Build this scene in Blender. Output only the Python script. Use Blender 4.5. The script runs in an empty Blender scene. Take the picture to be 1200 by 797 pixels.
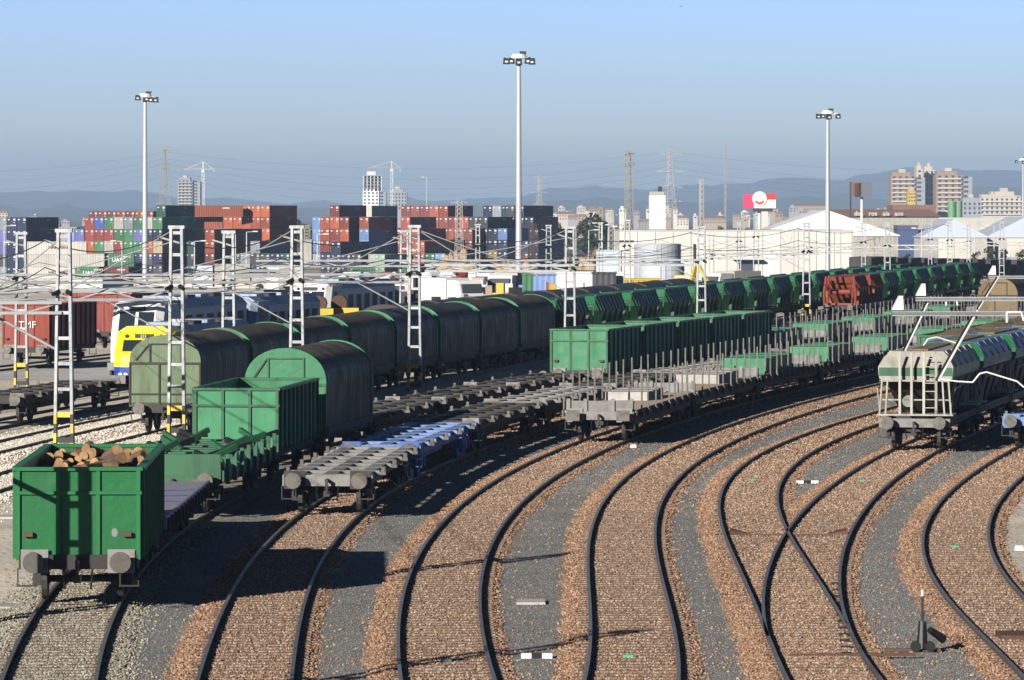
import bpy, math, random
import numpy as np
from mathutils import Vector, Matrix, noise as mnoise
R = math.radians
rnd = random.Random(7)
# ------------------------------------------------------------------ camera, sky, sun, exposure
SC = bpy.context.scene
COL = SC.collection
F, H, HZ = 5600.0, 8.8, 250.0          # focal length in 1200-px units, eye height, horizon row
cam = bpy.data.cameras.new('camera'); camo = bpy.data.objects.new('camera', cam); COL.objects.link(camo)
cam.sensor_width = 36.0; cam.lens = 36.0 * F / 1200.0; cam.shift_y = -(398.5 - HZ) / 1200.0
camo.location = (0, 0, H); camo.rotation_euler = (R(90), 0, 0)
cam.clip_start = 1.0; cam.clip_end = 60000.0
SC.camera = camo
SUN_EL = R(18.0); SUN_DX, SUN_DY = 0.52, 0.855      # the light travels to the right and away from the camera
w = bpy.data.worlds.new('World'); SC.world = w; w.use_nodes = True
nt = w.node_tree; bg = nt.nodes['Background']
sky = nt.nodes.new('ShaderNodeTexSky'); sky.sky_type = 'NISHITA'; sky.sun_disc = False
sky.sun_elevation = SUN_EL; sky.sun_rotation = math.atan2(-SUN_DX, -SUN_DY)
sky.altitude = 0; sky.air_density = 1.0; sky.dust_density = 0.15; sky.ozone_density = 4.0
# the clear winter air keeps its blue right down to the horizon, with a grey veil over the last degree
geo = nt.nodes.new('ShaderNodeTexCoord'); vn = nt.nodes.new('ShaderNodeVectorMath'); vn.operation = 'ADD'; vn.inputs[1].default_value = (0, 0, 0.02)
nt.links.new(geo.outputs['Generated'], vn.inputs[0]); nt.links.new(vn.outputs[0], sky.inputs[0])
sx = nt.nodes.new('ShaderNodeSeparateXYZ'); nt.links.new(geo.outputs['Generated'], sx.inputs[0])
rp = nt.nodes.new('ShaderNodeValToRGB'); nt.links.new(sx.outputs[2], rp.inputs[0]); rp.color_ramp.interpolation = 'LINEAR'
SKYT = [(0.0, (1.327, 1.342, 1.849)), (0.0063, (1.627, 1.525, 1.808)), (0.0125, (2.052, 1.866, 2.03)), (0.027, (1.727, 1.693, 2.2)), (0.041, (1.59, 1.721, 2.457)), (0.2, (0.5, 0.52, 0.6)), (0.6, (0.3, 0.3, 0.33))]
e = rp.color_ramp.elements
while len(e) < 7: e.new(0.5)
for i, (p_, c_) in enumerate(SKYT): e[i].position = p_; e[i].color = (*[q / 8 for q in c_], 1)
vm = nt.nodes.new('ShaderNodeVectorMath'); vm.operation = 'MULTIPLY'; v8 = nt.nodes.new('ShaderNodeVectorMath'); v8.operation = 'SCALE'; v8.inputs['Scale'].default_value = 8
nt.links.new(rp.outputs[0], v8.inputs[0]); nt.links.new(sky.outputs[0], vm.inputs[0]); nt.links.new(v8.outputs[0], vm.inputs[1])
nt.links.new(vm.outputs[0], bg.inputs[0]); bg.inputs[1].default_value = 0.05
sl = bpy.data.lights.new('sun', 'SUN'); so = bpy.data.objects.new('sun', sl); COL.objects.link(so)
sl.energy = 4.9; sl.angle = R(0.5); sl.color = (1.0, 0.945, 0.855)
so.rotation_euler = Vector((SUN_DX * math.cos(SUN_EL), SUN_DY * math.cos(SUN_EL), -math.sin(SUN_EL))).to_track_quat('-Z', 'Y').to_euler()
so.location = (-300, -500, 300)
SC.view_settings.view_transform = 'Standard'; SC.view_settings.look = 'None'
SC.view_settings.exposure = 0.52; SC.view_settings.gamma = 1.0
try: SC.view_settings.use_curve_mapping = False
except Exception: pass
SC.cycles.max_bounces = 5; SC.cycles.diffuse_bounces = 0; SC.cycles.glossy_bounces = 2; SC.cycles.volume_bounces = 0
SC.cycles.transparent_max_bounces = 6; SC.cycles.use_denoising = True
SC.cycles.use_adaptive_sampling = True; SC.cycles.adaptive_threshold = 0.012

def P(px, py, Y): return Vector(((px - 600) * Y / F, Y, H - (py - HZ) * Y / F))
def gz(Y): return 0.0 if Y < 600 else -min(5.0, 0.0125 * (Y - 600))
def X_at(px, Y): return (px - 600) * Y / F
# ------------------------------------------------------------------ materials
MATS = {}
def mat(name, rgb, rough=0.6, metal=0.0, dirt=None, amt=0.5, scale=3.0, streak=False, bump=0.0, bscale=40.0, spec=0.4, spots=None, vary=(0.86, 1.12)):
    if name in MATS: return MATS[name]
    m = bpy.data.materials.new(name); m.use_nodes = True; MATS[name] = m
    n = m.node_tree.nodes; l = m.node_tree.links; b = n['Principled BSDF']
    b.inputs['Base Color'].default_value = (*rgb, 1); b.inputs['Roughness'].default_value = rough
    b.inputs['Metallic'].default_value = metal; b.inputs['Specular IOR Level'].default_value = spec
    if dirt is not None or bump:
        tc = n.new('ShaderNodeTexCoord')
        co = tc.outputs['Object']
    if dirt is not None:
        mp = n.new('ShaderNodeMapping'); l.new(co, mp.inputs[0])
        if streak: mp.inputs['Scale'].default_value = (1, 1, 0.16)
        oi = n.new('ShaderNodeObjectInfo')
        av = n.new('ShaderNodeVectorMath'); av.operation = 'ADD'; l.new(mp.outputs[0], av.inputs[0])
        mu = n.new('ShaderNodeMath'); mu.operation = 'MULTIPLY'; mu.inputs[1].default_value = 37.0; l.new(oi.outputs['Random'], mu.inputs[0])
        l.new(mu.outputs[0], av.inputs[1])
        no = n.new('ShaderNodeTexNoise'); no.inputs['Scale'].default_value = scale; no.inputs['Detail'].default_value = 6; no.inputs['Roughness'].default_value = 0.65
        l.new(av.outputs[0], no.inputs['Vector'])
        rp = n.new('ShaderNodeValToRGB'); rp.color_ramp.elements[0].position = 0.62 - 0.3 * amt; rp.color_ramp.elements[1].position = 0.72 - 0.04 * amt
        l.new(no.outputs[0], rp.inputs[0])
        mx = n.new('ShaderNodeMix'); mx.data_type = 'RGBA'
        mx.inputs[6].default_value = (*rgb, 1); mx.inputs[7].default_value = (*dirt, 1)
        sc = n.new('ShaderNodeMath'); sc.operation = 'MULTIPLY'; sc.inputs[1].default_value = min(1.0, 0.35 + amt * 0.6); l.new(rp.outputs[0], sc.inputs[0])
        l.new(sc.outputs[0], mx.inputs[0]); out = mx.outputs[2]
        if spots is not None:
            n3 = n.new('ShaderNodeTexNoise'); n3.inputs['Scale'].default_value = scale*4.5; n3.inputs['Detail'].default_value = 8; n3.inputs['Roughness'].default_value = 0.75; l.new(av.outputs[0], n3.inputs['Vector'])
            r3 = n.new('ShaderNodeValToRGB'); r3.color_ramp.elements[0].position = 0.57; r3.color_ramp.elements[1].position = 0.66; l.new(n3.outputs[0], r3.inputs[0])
            s3 = n.new('ShaderNodeMath'); s3.operation = 'MULTIPLY'; s3.inputs[1].default_value = 0.75; l.new(r3.outputs[0], s3.inputs[0])
            m3 = n.new('ShaderNodeMix'); m3.data_type = 'RGBA'; l.new(s3.outputs[0], m3.inputs[0]); l.new(out, m3.inputs[6]); m3.inputs[7].default_value = (*spots, 1); out = m3.outputs[2]
        ra = n.new('ShaderNodeMapRange'); ra.inputs[3].default_value = vary[0]; ra.inputs[4].default_value = vary[1]; l.new(oi.outputs['Random'], ra.inputs[0])
        vs_ = n.new('ShaderNodeVectorMath'); vs_.operation = 'SCALE'; l.new(out, vs_.inputs[0]); l.new(ra.outputs[0], vs_.inputs['Scale']); l.new(vs_.outputs[0], b.inputs['Base Color'])
        rr = n.new('ShaderNodeMapRange'); rr.inputs[3].default_value = rough; rr.inputs[4].default_value = min(1, rough + 0.25)
        l.new(rp.outputs[0], rr.inputs[0]); l.new(rr.outputs[0], b.inputs['Roughness'])
    if bump:
        nb = n.new('ShaderNodeTexNoise'); nb.inputs['Scale'].default_value = bscale; nb.inputs['Detail'].default_value = 4
        l.new(co, nb.inputs['Vector'])
        bp = n.new('ShaderNodeBump'); bp.inputs['Strength'].default_value = bump; bp.inputs['Distance'].default_value = 0.03
        l.new(nb.outputs[0], bp.inputs['Height']); l.new(bp.outputs[0], b.inputs['Normal'])
    return m
RUST = (0.10, 0.045, 0.025); RSP = (0.085, 0.05, 0.03); GRIME = (0.03, 0.027, 0.022); DUST = (0.30, 0.26, 0.21)
m_green = mat('green_paint', (0.006, 0.130, 0.033), 0.45, dirt=(0.010, 0.085, 0.026), amt=0.45, scale=2.5, streak=True, bump=0.8, bscale=1.8, spots=RSP)
m_green_rib = mat('green_paint_rib', (0.010, 0.15, 0.04), 0.5, dirt=GRIME, amt=0.2, scale=5)
m_mint = mat('faded_green_paint', (0.030, 0.20, 0.085), 0.5, dirt=(0.05, 0.16, 0.08), amt=0.5, scale=2.2, streak=True, bump=0.8, bscale=1.8, spots=RSP)
m_green_dk = mat('dark_green_paint', (0.025, 0.115, 0.05), 0.5, dirt=(0.025, 0.045, 0.028), amt=0.5, scale=2.0, streak=True)
m_olive = mat('olive_grey_paint', (0.13, 0.185, 0.10), 0.6, dirt=(0.085, 0.075, 0.055), amt=0.6, scale=1.6, streak=True, spots=RSP)
m_ochre = mat('ochre_paint', (0.21, 0.145, 0.06), 0.6, dirt=(0.16, 0.09, 0.04), amt=0.5, scale=1.6, streak=True)
m_steel = mat('dark_underframe_steel', (0.035, 0.032, 0.03), 0.65, dirt=(0.09, 0.065, 0.045), amt=0.5, scale=4)
m_greysteel = mat('weathered_grey_steel', (0.22, 0.215, 0.205), 0.6, dirt=(0.14, 0.11, 0.085), amt=0.5, scale=3)
m_paleblue = mat('pale_blue_steel', (0.16, 0.25, 0.50), 0.6, dirt=(0.10, 0.10, 0.11), amt=0.5, scale=3)
m_blue = mat('blue_wagon_paint', (0.05, 0.13, 0.45), 0.55, dirt=(0.08, 0.09, 0.13), amt=0.45, scale=2.5)
m_buffer = mat('buffer_steel', (0.13, 0.12, 0.105), 0.5, metal=0.3, dirt=(0.08, 0.07, 0.06), amt=0.6, scale=5)
m_tarp = mat('dark_tarpaulin', (0.04, 0.036, 0.034), 0.5, dirt=(0.10, 0.085, 0.065), amt=0.75, scale=0.9, bump=0.3, bscale=6)
m_tarpblue = mat('blue_black_tarpaulin', (0.03, 0.036, 0.055), 0.5, dirt=(0.07, 0.07, 0.075), amt=0.6, scale=1.1, bump=0.3, bscale=6)
m_white = mat('white_paint', (0.75, 0.75, 0.73), 0.5, dirt=(0.5, 0.47, 0.42), amt=0.3, scale=2)
m_mast = mat('galvanised_mast_steel', (0.38, 0.39, 0.40), 0.5, metal=0.1, dirt=(0.26, 0.25, 0.23), amt=0.5, scale=3)
m_yellow = mat('yellow_paint', (0.62, 0.45, 0.04), 0.45, dirt=(0.35, 0.25, 0.06), amt=0.3, scale=4)
m_locoyel = mat('lemon_loco_paint', (0.80, 0.70, 0.015), 0.35, dirt=(0.5, 0.42, 0.05), amt=0.2, scale=2)
m_locoblue = mat('blue_loco_paint', (0.02, 0.06, 0.42), 0.35, dirt=(0.03, 0.05, 0.2), amt=0.3, scale=2)
m_black = mat('black_paint', (0.012, 0.012, 0.012), 0.5)
m_glass = mat('dark_glass', (0.02, 0.03, 0.04), 0.08, spec=0.8)
m_post = mat('dull_stanchion_steel', (0.15, 0.14, 0.13), 0.6, dirt=(0.08, 0.06, 0.05), amt=0.6, scale=3)
m_stack = mat('pale_stacked_boards', (0.42, 0.40, 0.37), 0.7, dirt=(0.28, 0.25, 0.21), amt=0.5, scale=3)
m_red = mat('red_wagon_paint', (0.24, 0.026, 0.010), 0.5, dirt=(0.20, 0.035, 0.02), amt=0.5, scale=2, streak=True)
m_brickred = mat('rust_red_paint', (0.24, 0.05, 0.026), 0.55, dirt=(0.22, 0.06, 0.035), amt=0.5, scale=2, streak=True)
m_cream = mat('cream_paint', (0.42, 0.40, 0.345), 0.6, dirt=(0.21, 0.18, 0.14), amt=0.6, scale=2, streak=True, spots=RSP)
m_slate = mat('slate_blue_roof_paint', (0.13, 0.17, 0.27), 0.5, dirt=(0.08, 0.085, 0.1), amt=0.4, scale=1.2)
m_locoroof = mat('pale_blue_grey_loco', (0.34, 0.41, 0.55), 0.45, dirt=(0.14, 0.16, 0.2), amt=0.4, scale=1.2)
m_deck = mat('grey_plank_deck', (0.33, 0.31, 0.33), 0.7, dirt=(0.20, 0.18, 0.17), amt=0.5, scale=2)
m_tan = mat('tan_timber_deck', (0.55, 0.43, 0.31), 0.8, dirt=(0.27, 0.19, 0.12), amt=0.5, scale=1.5)
m_bark = mat('log_bark', (0.15, 0.095, 0.06), 0.9, dirt=(0.05, 0.035, 0.025), amt=0.7, scale=8, vary=(.6, 1.3), bump=0.6, bscale=20)
m_cut = mat('cut_log_wood', (0.42, 0.245, 0.115), 0.8, dirt=(0.20, 0.11, 0.06), amt=0.7, scale=7, vary=(.6, 1.25))
m_railtop = mat('rail_steel', (0.085, 0.062, 0.05), 0.55, metal=0.2, dirt=(0.13, 0.075, 0.045), amt=0.5, scale=3)
m_railhead = mat('polished_rail_head', (0.19, 0.18, 0.175), 0.45, metal=0.25, spec=0.3, dirt=(0.10, 0.075, 0.06), amt=0.5, scale=1.5)
m_sleeper = mat('weathered_sleeper', (0.27, 0.19, 0.14), 0.9, dirt=(0.17, 0.115, 0.085), amt=0.7, scale=6)
m_concrete = mat('concrete', (0.48, 0.45, 0.40), 0.85, dirt=(0.33, 0.30, 0.26), amt=0.5, scale=1.5)
m_rusty = mat('rusty_steel', (0.11, 0.055, 0.035), 0.75, dirt=(0.10, 0.05, 0.03), amt=0.5, scale=6)
# ------------------------------------------------------------------ mesh helpers
class MB:
    def __init__(s): s.v = []; s.f = []; s.m = []; s.cur = 0
    def add(s, vs, fs):
        o = len(s.v); s.v += [tuple(v) for v in vs]
        for f in fs: s.f.append(tuple(i + o for i in f)); s.m.append(s.cur)
        return s
    def box(s, x0, x1, y0, y1, z0, z1):
        return s.add([(x0,y0,z0),(x1,y0,z0),(x1,y1,z0),(x0,y1,z0),(x0,y0,z1),(x1,y0,z1),(x1,y1,z1),(x0,y1,z1)],
                     [(0,3,2,1),(4,5,6,7),(0,1,5,4),(1,2,6,5),(2,3,7,6),(3,0,4,7)])
    def cbox(s, c, d): return s.box(c[0]-d[0]/2, c[0]+d[0]/2, c[1]-d[1]/2, c[1]+d[1]/2, c[2]-d[2]/2, c[2]+d[2]/2)
    def bar(s, a, b, w, h=None, up=(0,0,1)):
        h = h or w; a = Vector(a); b = Vector(b); d = (b - a).normalized(); u = Vector(up)
        if abs(d.dot(u)) > 0.98: u = Vector((1,0,0))
        r = d.cross(u).normalized() * (w / 2); t = r.cross(d).normalized() * (h / 2)
        vs = [a-r-t, a+r-t, a+r+t, a-r+t, b-r-t, b+r-t, b+r+t, b-r+t]
        return s.add(vs, [(0,1,2,3),(7,6,5,4),(0,4,5,1),(1,5,6,2),(2,6,7,3),(3,7,4,0)])
    def tube(s, a, b, r0, r1=None, n=8, cap=True):
        r1 = r0 if r1 is None else r1; a = Vector(a); b = Vector(b); d = (b - a).normalized()
        u = Vector((0,0,1)) if abs(d.z) < 0.95 else Vector((1,0,0))
        x = d.cross(u).normalized(); y = d.cross(x)
        vs = []
        for c, r in ((a, r0), (b, r1)):
            for i in range(n):
                t = 2*math.pi*i/n; vs.append(c + x*(r*math.cos(t)) + y*(r*math.sin(t)))
        fs = [(i, (i+1) % n, n+(i+1) % n, n+i) for i in range(n)]
        if cap: fs += [tuple(range(n-1, -1, -1)), tuple(range(n, 2*n))]
        return s.add(vs, fs)
    def path(s, pts, r, n=6):
        for a, b in zip(pts[:-1], pts[1:]): s.tube(a, b, r, r, n, True)
        return s
    def prism_y(s, prof, y0, y1):          # closed profile of (x, z), extruded along y
        n = len(prof)
        vs = [(x, y0, z) for x, z in prof] + [(x, y1, z) for x, z in prof]
        return s.add(vs, [(i, (i+1) % n, n+(i+1) % n, n+i) for i in range(n)] + [tuple(range(n-1, -1, -1)), tuple(range(n, 2*n))])
    def prism_x(s, prof, x0, x1):          # closed profile of (y, z)
        n = len(prof)
        vs = [(x0, y, z) for y, z in prof] + [(x1, y, z) for y, z in prof]
        return s.add(vs, [(i, (i+1) % n, n+(i+1) % n, n+i) for i in range(n)] + [tuple(range(n-1, -1, -1)), tuple(range(n, 2*n))])
    def prism_z(s, prof, z0, z1):
        n = len(prof)
        vs = [(x, y, z0) for x, y in prof] + [(x, y, z1) for x, y in prof]
        return s.add(vs, [(i, (i+1) % n, n+(i+1) % n, n+i) for i in range(n)] + [tuple(range(n-1, -1, -1)), tuple(range(n, 2*n))])
    def mesh(s, name):
        me = bpy.data.meshes.new(name); me.from_pydata(s.v, [], s.f); me.update(); return me
    def build(s, name, mats, parent=None, smooth=False):
        me = s.mesh(name)
        for m in (mats if isinstance(mats, (list, tuple)) else [mats]): me.materials.append(m)
        if any(s.m): me.polygons.foreach_set('material_index', s.m)
        bmfix(me)
        if smooth: me.polygons.foreach_set('use_smooth', [True]*len(me.polygons))
        return put(name, me, parent)
import bmesh
def bmfix(me):
    b = bmesh.new(); b.from_mesh(me); bmesh.ops.recalc_face_normals(b, faces=b.faces); b.to_mesh(me); b.free()
def put(name, me, parent=None, loc=None):
    o = bpy.data.objects.new(name, me); COL.objects.link(o)
    if parent is not None: o.parent = parent
    if loc is not None: o.location = loc
    return o
def box_part(name, m, parent, *b): return MB().box(*b).build(name, m, parent)
def tag(o, label=None, cat=None, group=None, kind=None):
    if label: o['label'] = label
    if cat: o['category'] = cat
    if group: o['group'] = group
    if kind: o['kind'] = kind
    return o
def thing(name, label, cat, group=None, loc=(0,0,0), rz=0.0):
    o = bpy.data.objects.new(name, None); COL.objects.link(o); o.empty_display_size = 0.3
    o.location = loc; o.rotation_euler = (0, 0, rz)
    return tag(o, label, cat, group)
KIDS = {}
def children(o): return [c for c in bpy.data.objects if c.parent == o]
def dup(o, parent=None, kids=None):
    if kids is None:
        kids = {}
        for x in bpy.data.objects:
            if x.parent: kids.setdefault(x.parent.name, []).append(x)
    c = o.copy(); COL.objects.link(c)
    if parent is not None: c.parent = parent
    for ch in kids.get(o.name, []): dup(ch, c, kids)
    return c
def redo_mat(root, old, new):             # give a copy another paint: object-level material slots
    st = [root]
    kids = {}
    for x in bpy.data.objects:
        if x.parent: kids.setdefault(x.parent.name, []).append(x)
    while st:
        o = st.pop(); st += kids.get(o.name, [])
        if o.type == 'MESH':
            for s in o.material_slots:
                if s.material == old: s.link = 'OBJECT'; s.material = new
def text_mesh(txt, size, m, parent, loc, rot=(R(90),0,0), name='lettering', depth=0.01, bold=0.0):
    cu = bpy.data.curves.new('txt', 'FONT'); cu.body = txt; cu.size = size; cu.align_x = 'CENTER'; cu.align_y = 'CENTER'
    cu.extrude = depth; cu.offset = bold; cu.resolution_u = 2
    t = bpy.data.objects.new('txt', cu); COL.objects.link(t)
    me = bpy.data.meshes.new_from_object(t.evaluated_get(bpy.context.evaluated_depsgraph_get()))
    bpy.data.objects.remove(t); me.materials.clear(); me.materials.append(m); me.name = name
    o = put(name, me, parent); o.location = loc; o.rotation_euler = rot
    return o
ORD = ['first','second','third','fourth','fifth','sixth','seventh','eighth','ninth','tenth','eleventh','twelfth','thirteenth','fourteenth','fifteenth']
# ------------------------------------------------------------------ track lines (world X as a function of world Y)
TRK = {'T1': [4.79339, 0.68179, -14.82261, 11.29037, 33.47825, 3.55347], 'T2': [5.702, -0.47219, -15.12343, 12.13261, 33.65127, 7.93325],
 'T3': [1.93901, -1.47462, -9.64286, 13.11555, 32.41298, 12.23849], 'T4': [-6.70338, 4.20741, 6.81656, -11.49838, 10.66567, 33.00978, 16.67858],
 'T5': [28.95562, 2.72063, -64.67641, 1.08428, 45.06157, -12.98745, 0.95968, 35.15963, 21.73946],
 'T6': [2.45139, -4.64022, -5.68287, 9.11662, 6.29628, -12.04197, 4.72962, 35.80803, 26.642],
 'T7': [-19.82355, 0.89193, 35.06526, -0.09343, -14.589, -8.07009, 6.8316, 35.91897, 31.22639],
 'T0': [1.09587, -0.91307, -5.49479, 9.6889, 23.08223, -7.9635]}
def tx(k, Y):
    off = 0.0
    if isinstance(k, tuple): k, off = k
    c = TRK[k]; lo, hi = 86.0, 372.0
    y = min(max(Y, lo), hi); t = (y - 230) / 150
    x = float(np.polyval(c, t)); s = float(np.polyval(np.polyder(c), t)) / 150
    if k == 'T0': pass
    x += s * (Y - y)
    return x + off * math.sqrt(1 + s*s)
def tdir(k, Y):
    d = Vector((tx(k, Y+1) - tx(k, Y-1), 2.0)); return d.normalized()
def tpos(k, Y0, ds):                     # walk ds metres along the track from the point at Y0
    x, y = tx(k, Y0), Y0; n = max(1, int(abs(ds) / 0.5)); st = ds / n
    for _ in range(n): y += st * tdir(k, y).y
    return y
def on_track(root, k, Yfront, L):        # stand a wagon of length L on the track with its near end at Yfront
    ya = tpos(k, Yfront, L*0.15); yb = tpos(k, Yfront, L*0.85)
    a = Vector((tx(k, ya), ya)); b = Vector((tx(k, yb), yb)); c = (a+b)/2; d = b-a
    z = RT + (gz(c.y))
    root.location = (c.x, c.y, z); root.rotation_euler = (0, 0, -math.atan2(d.x, d.y))
    return tpos(k, Yfront, L)            # where the next wagon may begin
RT = 0.175                                # rail top over the ground
# ------------------------------------------------------------------ ground
def ground_mat(name, cols, scales, rough=0.95, bump=0.5, bsc=9.0, patch=None):
    m = bpy.data.materials.new(name); m.use_nodes = True
    n = m.node_tree.nodes; l = m.node_tree.links; b = n['Principled BSDF']
    b.inputs['Roughness'].default_value = rough; b.inputs['Specular IOR Level'].default_value = 0.2
    tc = n.new('ShaderNodeTexCoord')
    vo = n.new('ShaderNodeTexVoronoi'); vo.inputs['Scale'].default_value = scales[0]; l.new(tc.outputs['Object'], vo.inputs['Vector'])
    sp = n.new('ShaderNodeSeparateColor'); l.new(vo.outputs['Color'], sp.inputs[0])
    rp = n.new('ShaderNodeValToRGB'); l.new(sp.outputs[0], rp.inputs[0])
    e = rp.color_ramp.elements
    while len(e) < len(cols): e.new(0.5)
    for i, c in enumerate(cols): e[i].position = i / (len(cols) - 1); e[i].color = (*c, 1)
    no = n.new('ShaderNodeTexNoise'); no.inputs['Scale'].default_value = scales[1]; no.inputs['Detail'].default_value = 7; no.inputs['Roughness'].default_value = 0.7
    l.new(tc.outputs['Object'], no.inputs['Vector'])
    mr = n.new('ShaderNodeMapRange'); mr.inputs[1].default_value = 0.3; mr.inputs[2].default_value = 0.7; mr.inputs[3].default_value = 0.72; mr.inputs[4].default_value = 1.22
    l.new(no.outputs[0], mr.inputs[0])
    mx = n.new('ShaderNodeVectorMath'); mx.operation = 'SCALE'; l.new(rp.outputs[0], mx.inputs[0]); l.new(mr.outputs[0], mx.inputs['Scale'])
    out = mx.outputs[0]
    if patch:
        n2 = n.new('ShaderNodeTexNoise'); n2.inputs['Scale'].default_value = patch[1]; n2.inputs['Detail'].default_value = 6; l.new(tc.outputs['Object'], n2.inputs['Vector'])
        r2 = n.new('ShaderNodeValToRGB'); r2.color_ramp.elements[0].position = patch[2]; r2.color_ramp.elements[1].position = patch[2] + 0.1; l.new(n2.outputs[0], r2.inputs[0])
        m2 = n.new('ShaderNodeMix'); m2.data_type = 'RGBA'; l.new(r2.outputs[0], m2.inputs[0]); l.new(out, m2.inputs[6]); m2.inputs[7].default_value = (*patch[0], 1); out = m2.outputs[2]
    l.new(out, b.inputs['Base Color'])
    bp = n.new('ShaderNodeBump'); bp.inputs['Strength'].default_value = bump; bp.inputs['Distance'].default_value = 0.04
    l.new(vo.outputs['Distance'], bp.inputs['Height']); l.new(bp.outputs[0], b.inputs['Normal'])
    return m
g_sand = ground_mat('pale_yard_sand', [(0.72,0.64,0.53),(0.80,0.73,0.62),(0.66,0.57,0.46)], (5, 0.12), patch=((0.40,0.35,0.29), 0.09, 0.62))
g_cinder = ground_mat('grey_cinder', [(0.21,0.207,0.196),(0.29,0.286,0.27),(0.17,0.17,0.163),(0.33,0.322,0.30)], (26, 0.5), bump=0.12, patch=((0.30,0.255,0.21), 0.45, 0.60))
BAL = [(0.30,0.165,0.10),(0.48,0.30,0.19),(0.58,0.385,0.255),(0.38,0.215,0.135),(0.66,0.50,0.37),(0.44,0.26,0.16),(0.22,0.13,0.085)]
g_ballast = ground_mat('orange_ballast', BAL, (15, 0.7), bump=0.8)
g_ballast_grey = ground_mat('grey_yellow_ballast', [(0.30,0.27,0.21),(0.45,0.41,0.33),(0.36,0.32,0.25),(0.52,0.48,0.40),(0.25,0.22,0.175)], (15, 0.7), bump=1.0)
g_ballast_pale = ground_mat('pale_limestone_ballast', [(0.76,0.69,0.57),(0.85,0.79,0.69),(0.68,0.60,0.49),(0.86,0.81,0.72)], (12, 0.5), bump=0.6)
g_road = ground_mat('yard_road_concrete', [(0.56,0.54,0.52),(0.62,0.60,0.57)], (2, 0.2), bump=0.1)
g_far = ground_mat('far_plain', [(0.20,0.18,0.13),(0.27,0.24,0.18),(0.12,0.13,0.08)], (0.02, 0.004), bump=0.0, patch=((0.07,0.09,0.05), 0.003, 0.5))
def grid_sheet(name, m, ys, xs, zf=lambda x, y: gz(y), dz=0.0):
    vs = [(x, y, zf(x, y) + dz) for y in ys for x in xs]; nx = len(xs)
    fs = [(j*nx+i, j*nx+i+1, (j+1)*nx+i+1, (j+1)*nx+i) for j in range(len(ys)-1) for i in range(nx-1)]
    me = bpy.data.meshes.new(name); me.from_pydata(vs, [], fs); me.materials.append(m)
    return tag(put(name, me), kind='structure')
grid_sheet('ground', g_sand, [-60, 40, 300, 600, 700, 800, 900, 1000, 1110.2, 1500], [-1500, -300, 0, 300, 1500])
grid_sheet('far_ground', g_far, [1500, 3000, 6000, 12000, 21450], [-6000, -2000, 0, 2000, 6000], zf=lambda x, y: -5.0 if y <= 1501 else -5.02)
# grey cinder covering the spaces between the front tracks
ys = [84 - 20 + 3*i for i in range(100)]
def strip(name, m, lf, rf, ys, dz):
    vs = []; 
    for y in ys: vs += [(lf(y), y, gz(y)+dz), (rf(y), y, gz(y)+dz)]
    fs = [(2*i, 2*i+1, 2*i+3, 2*i+2) for i in range(len(ys)-1)]
    me = bpy.data.meshes.new(name); me.from_pydata(vs, [], fs); me.materials.append(m)
    return tag(put(name, me), kind='structure')
strip('cinder_path', g_cinder, lambda y: tx('T1', y) + 0.9 - 0.3*math.sin(y*0.4), lambda y: tx('T7', y) + 1.3, ys, 0.008)
strip('yard_road', g_road, lambda y: -70, lambda y: -24 + 0.14*(y-200), [252, 260, 270, 280, 287], 0.012)
# ------------------------------------------------------------------ railway tracks
def rail_rows(k, y0, y1, step=1.5, side=0.0):
    y = y0; out = []
    while y < y1:
        d = tdir(k, y); out.append((tx(k, y) + d.y*side, y - d.x*side, d)); y += step * (1 if y < 200 else 2)
    d = tdir(k, y1); out.append((tx(k, y1) + d.y*side, y1 - d.x*side, d))
    return out
RPROF = [(-0.062,0.035),(0.062,0.035),(0.05,0.05),(0.014,0.062),(0.014,0.128),(0.036,0.14),(0.036,RT),(-0.036,RT),(-0.036,0.14),(-0.014,0.128),(-0.014,0.062),(-0.05,0.05)]
def sweep_rail(name, parent, k, side, y0, y1, dz=0.0):
    rows = rail_rows(k, y0, y1, side=side); n = len(RPROF); vs = []; fs = []; mi = []
    for x, y, d in rows:
        for px, pz in RPROF: vs.append((x + d.y*px, y - d.x*px, gz(y) + pz + dz))
    for j in range(len(rows)-1):
        for i in range(n):
            fs.append((j*n+i, j*n+(i+1) % n, (j+1)*n+(i+1) % n, (j+1)*n+i)); mi.append(1 if i == 6 else 0)
    fs.append(tuple(range(n))); mi.append(0); fs.append(tuple((len(rows)-1)*n + i for i in range(n))); mi.append(0)
    me = bpy.data.meshes.new(name); me.from_pydata(vs, [], fs); me.materials.append(m_railtop); me.materials.append(m_railhead)
    me.polygons.foreach_set('material_index', mi); bmfix(me)
    return put(name, me, parent)
SLEEP = MB().box(-1.14, 1.14, -0.12, 0.12, -0.06, 0.0).mesh('sleeper'); SLEEP.materials.append(m_sleeper)
SLEEPP = SLEEP.copy(); SLEEPP.materials.clear(); SLEEPP.materials.append(m_concrete)
def nz(x, y): return mnoise.noise(Vector((x, y, 3.1)))
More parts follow.
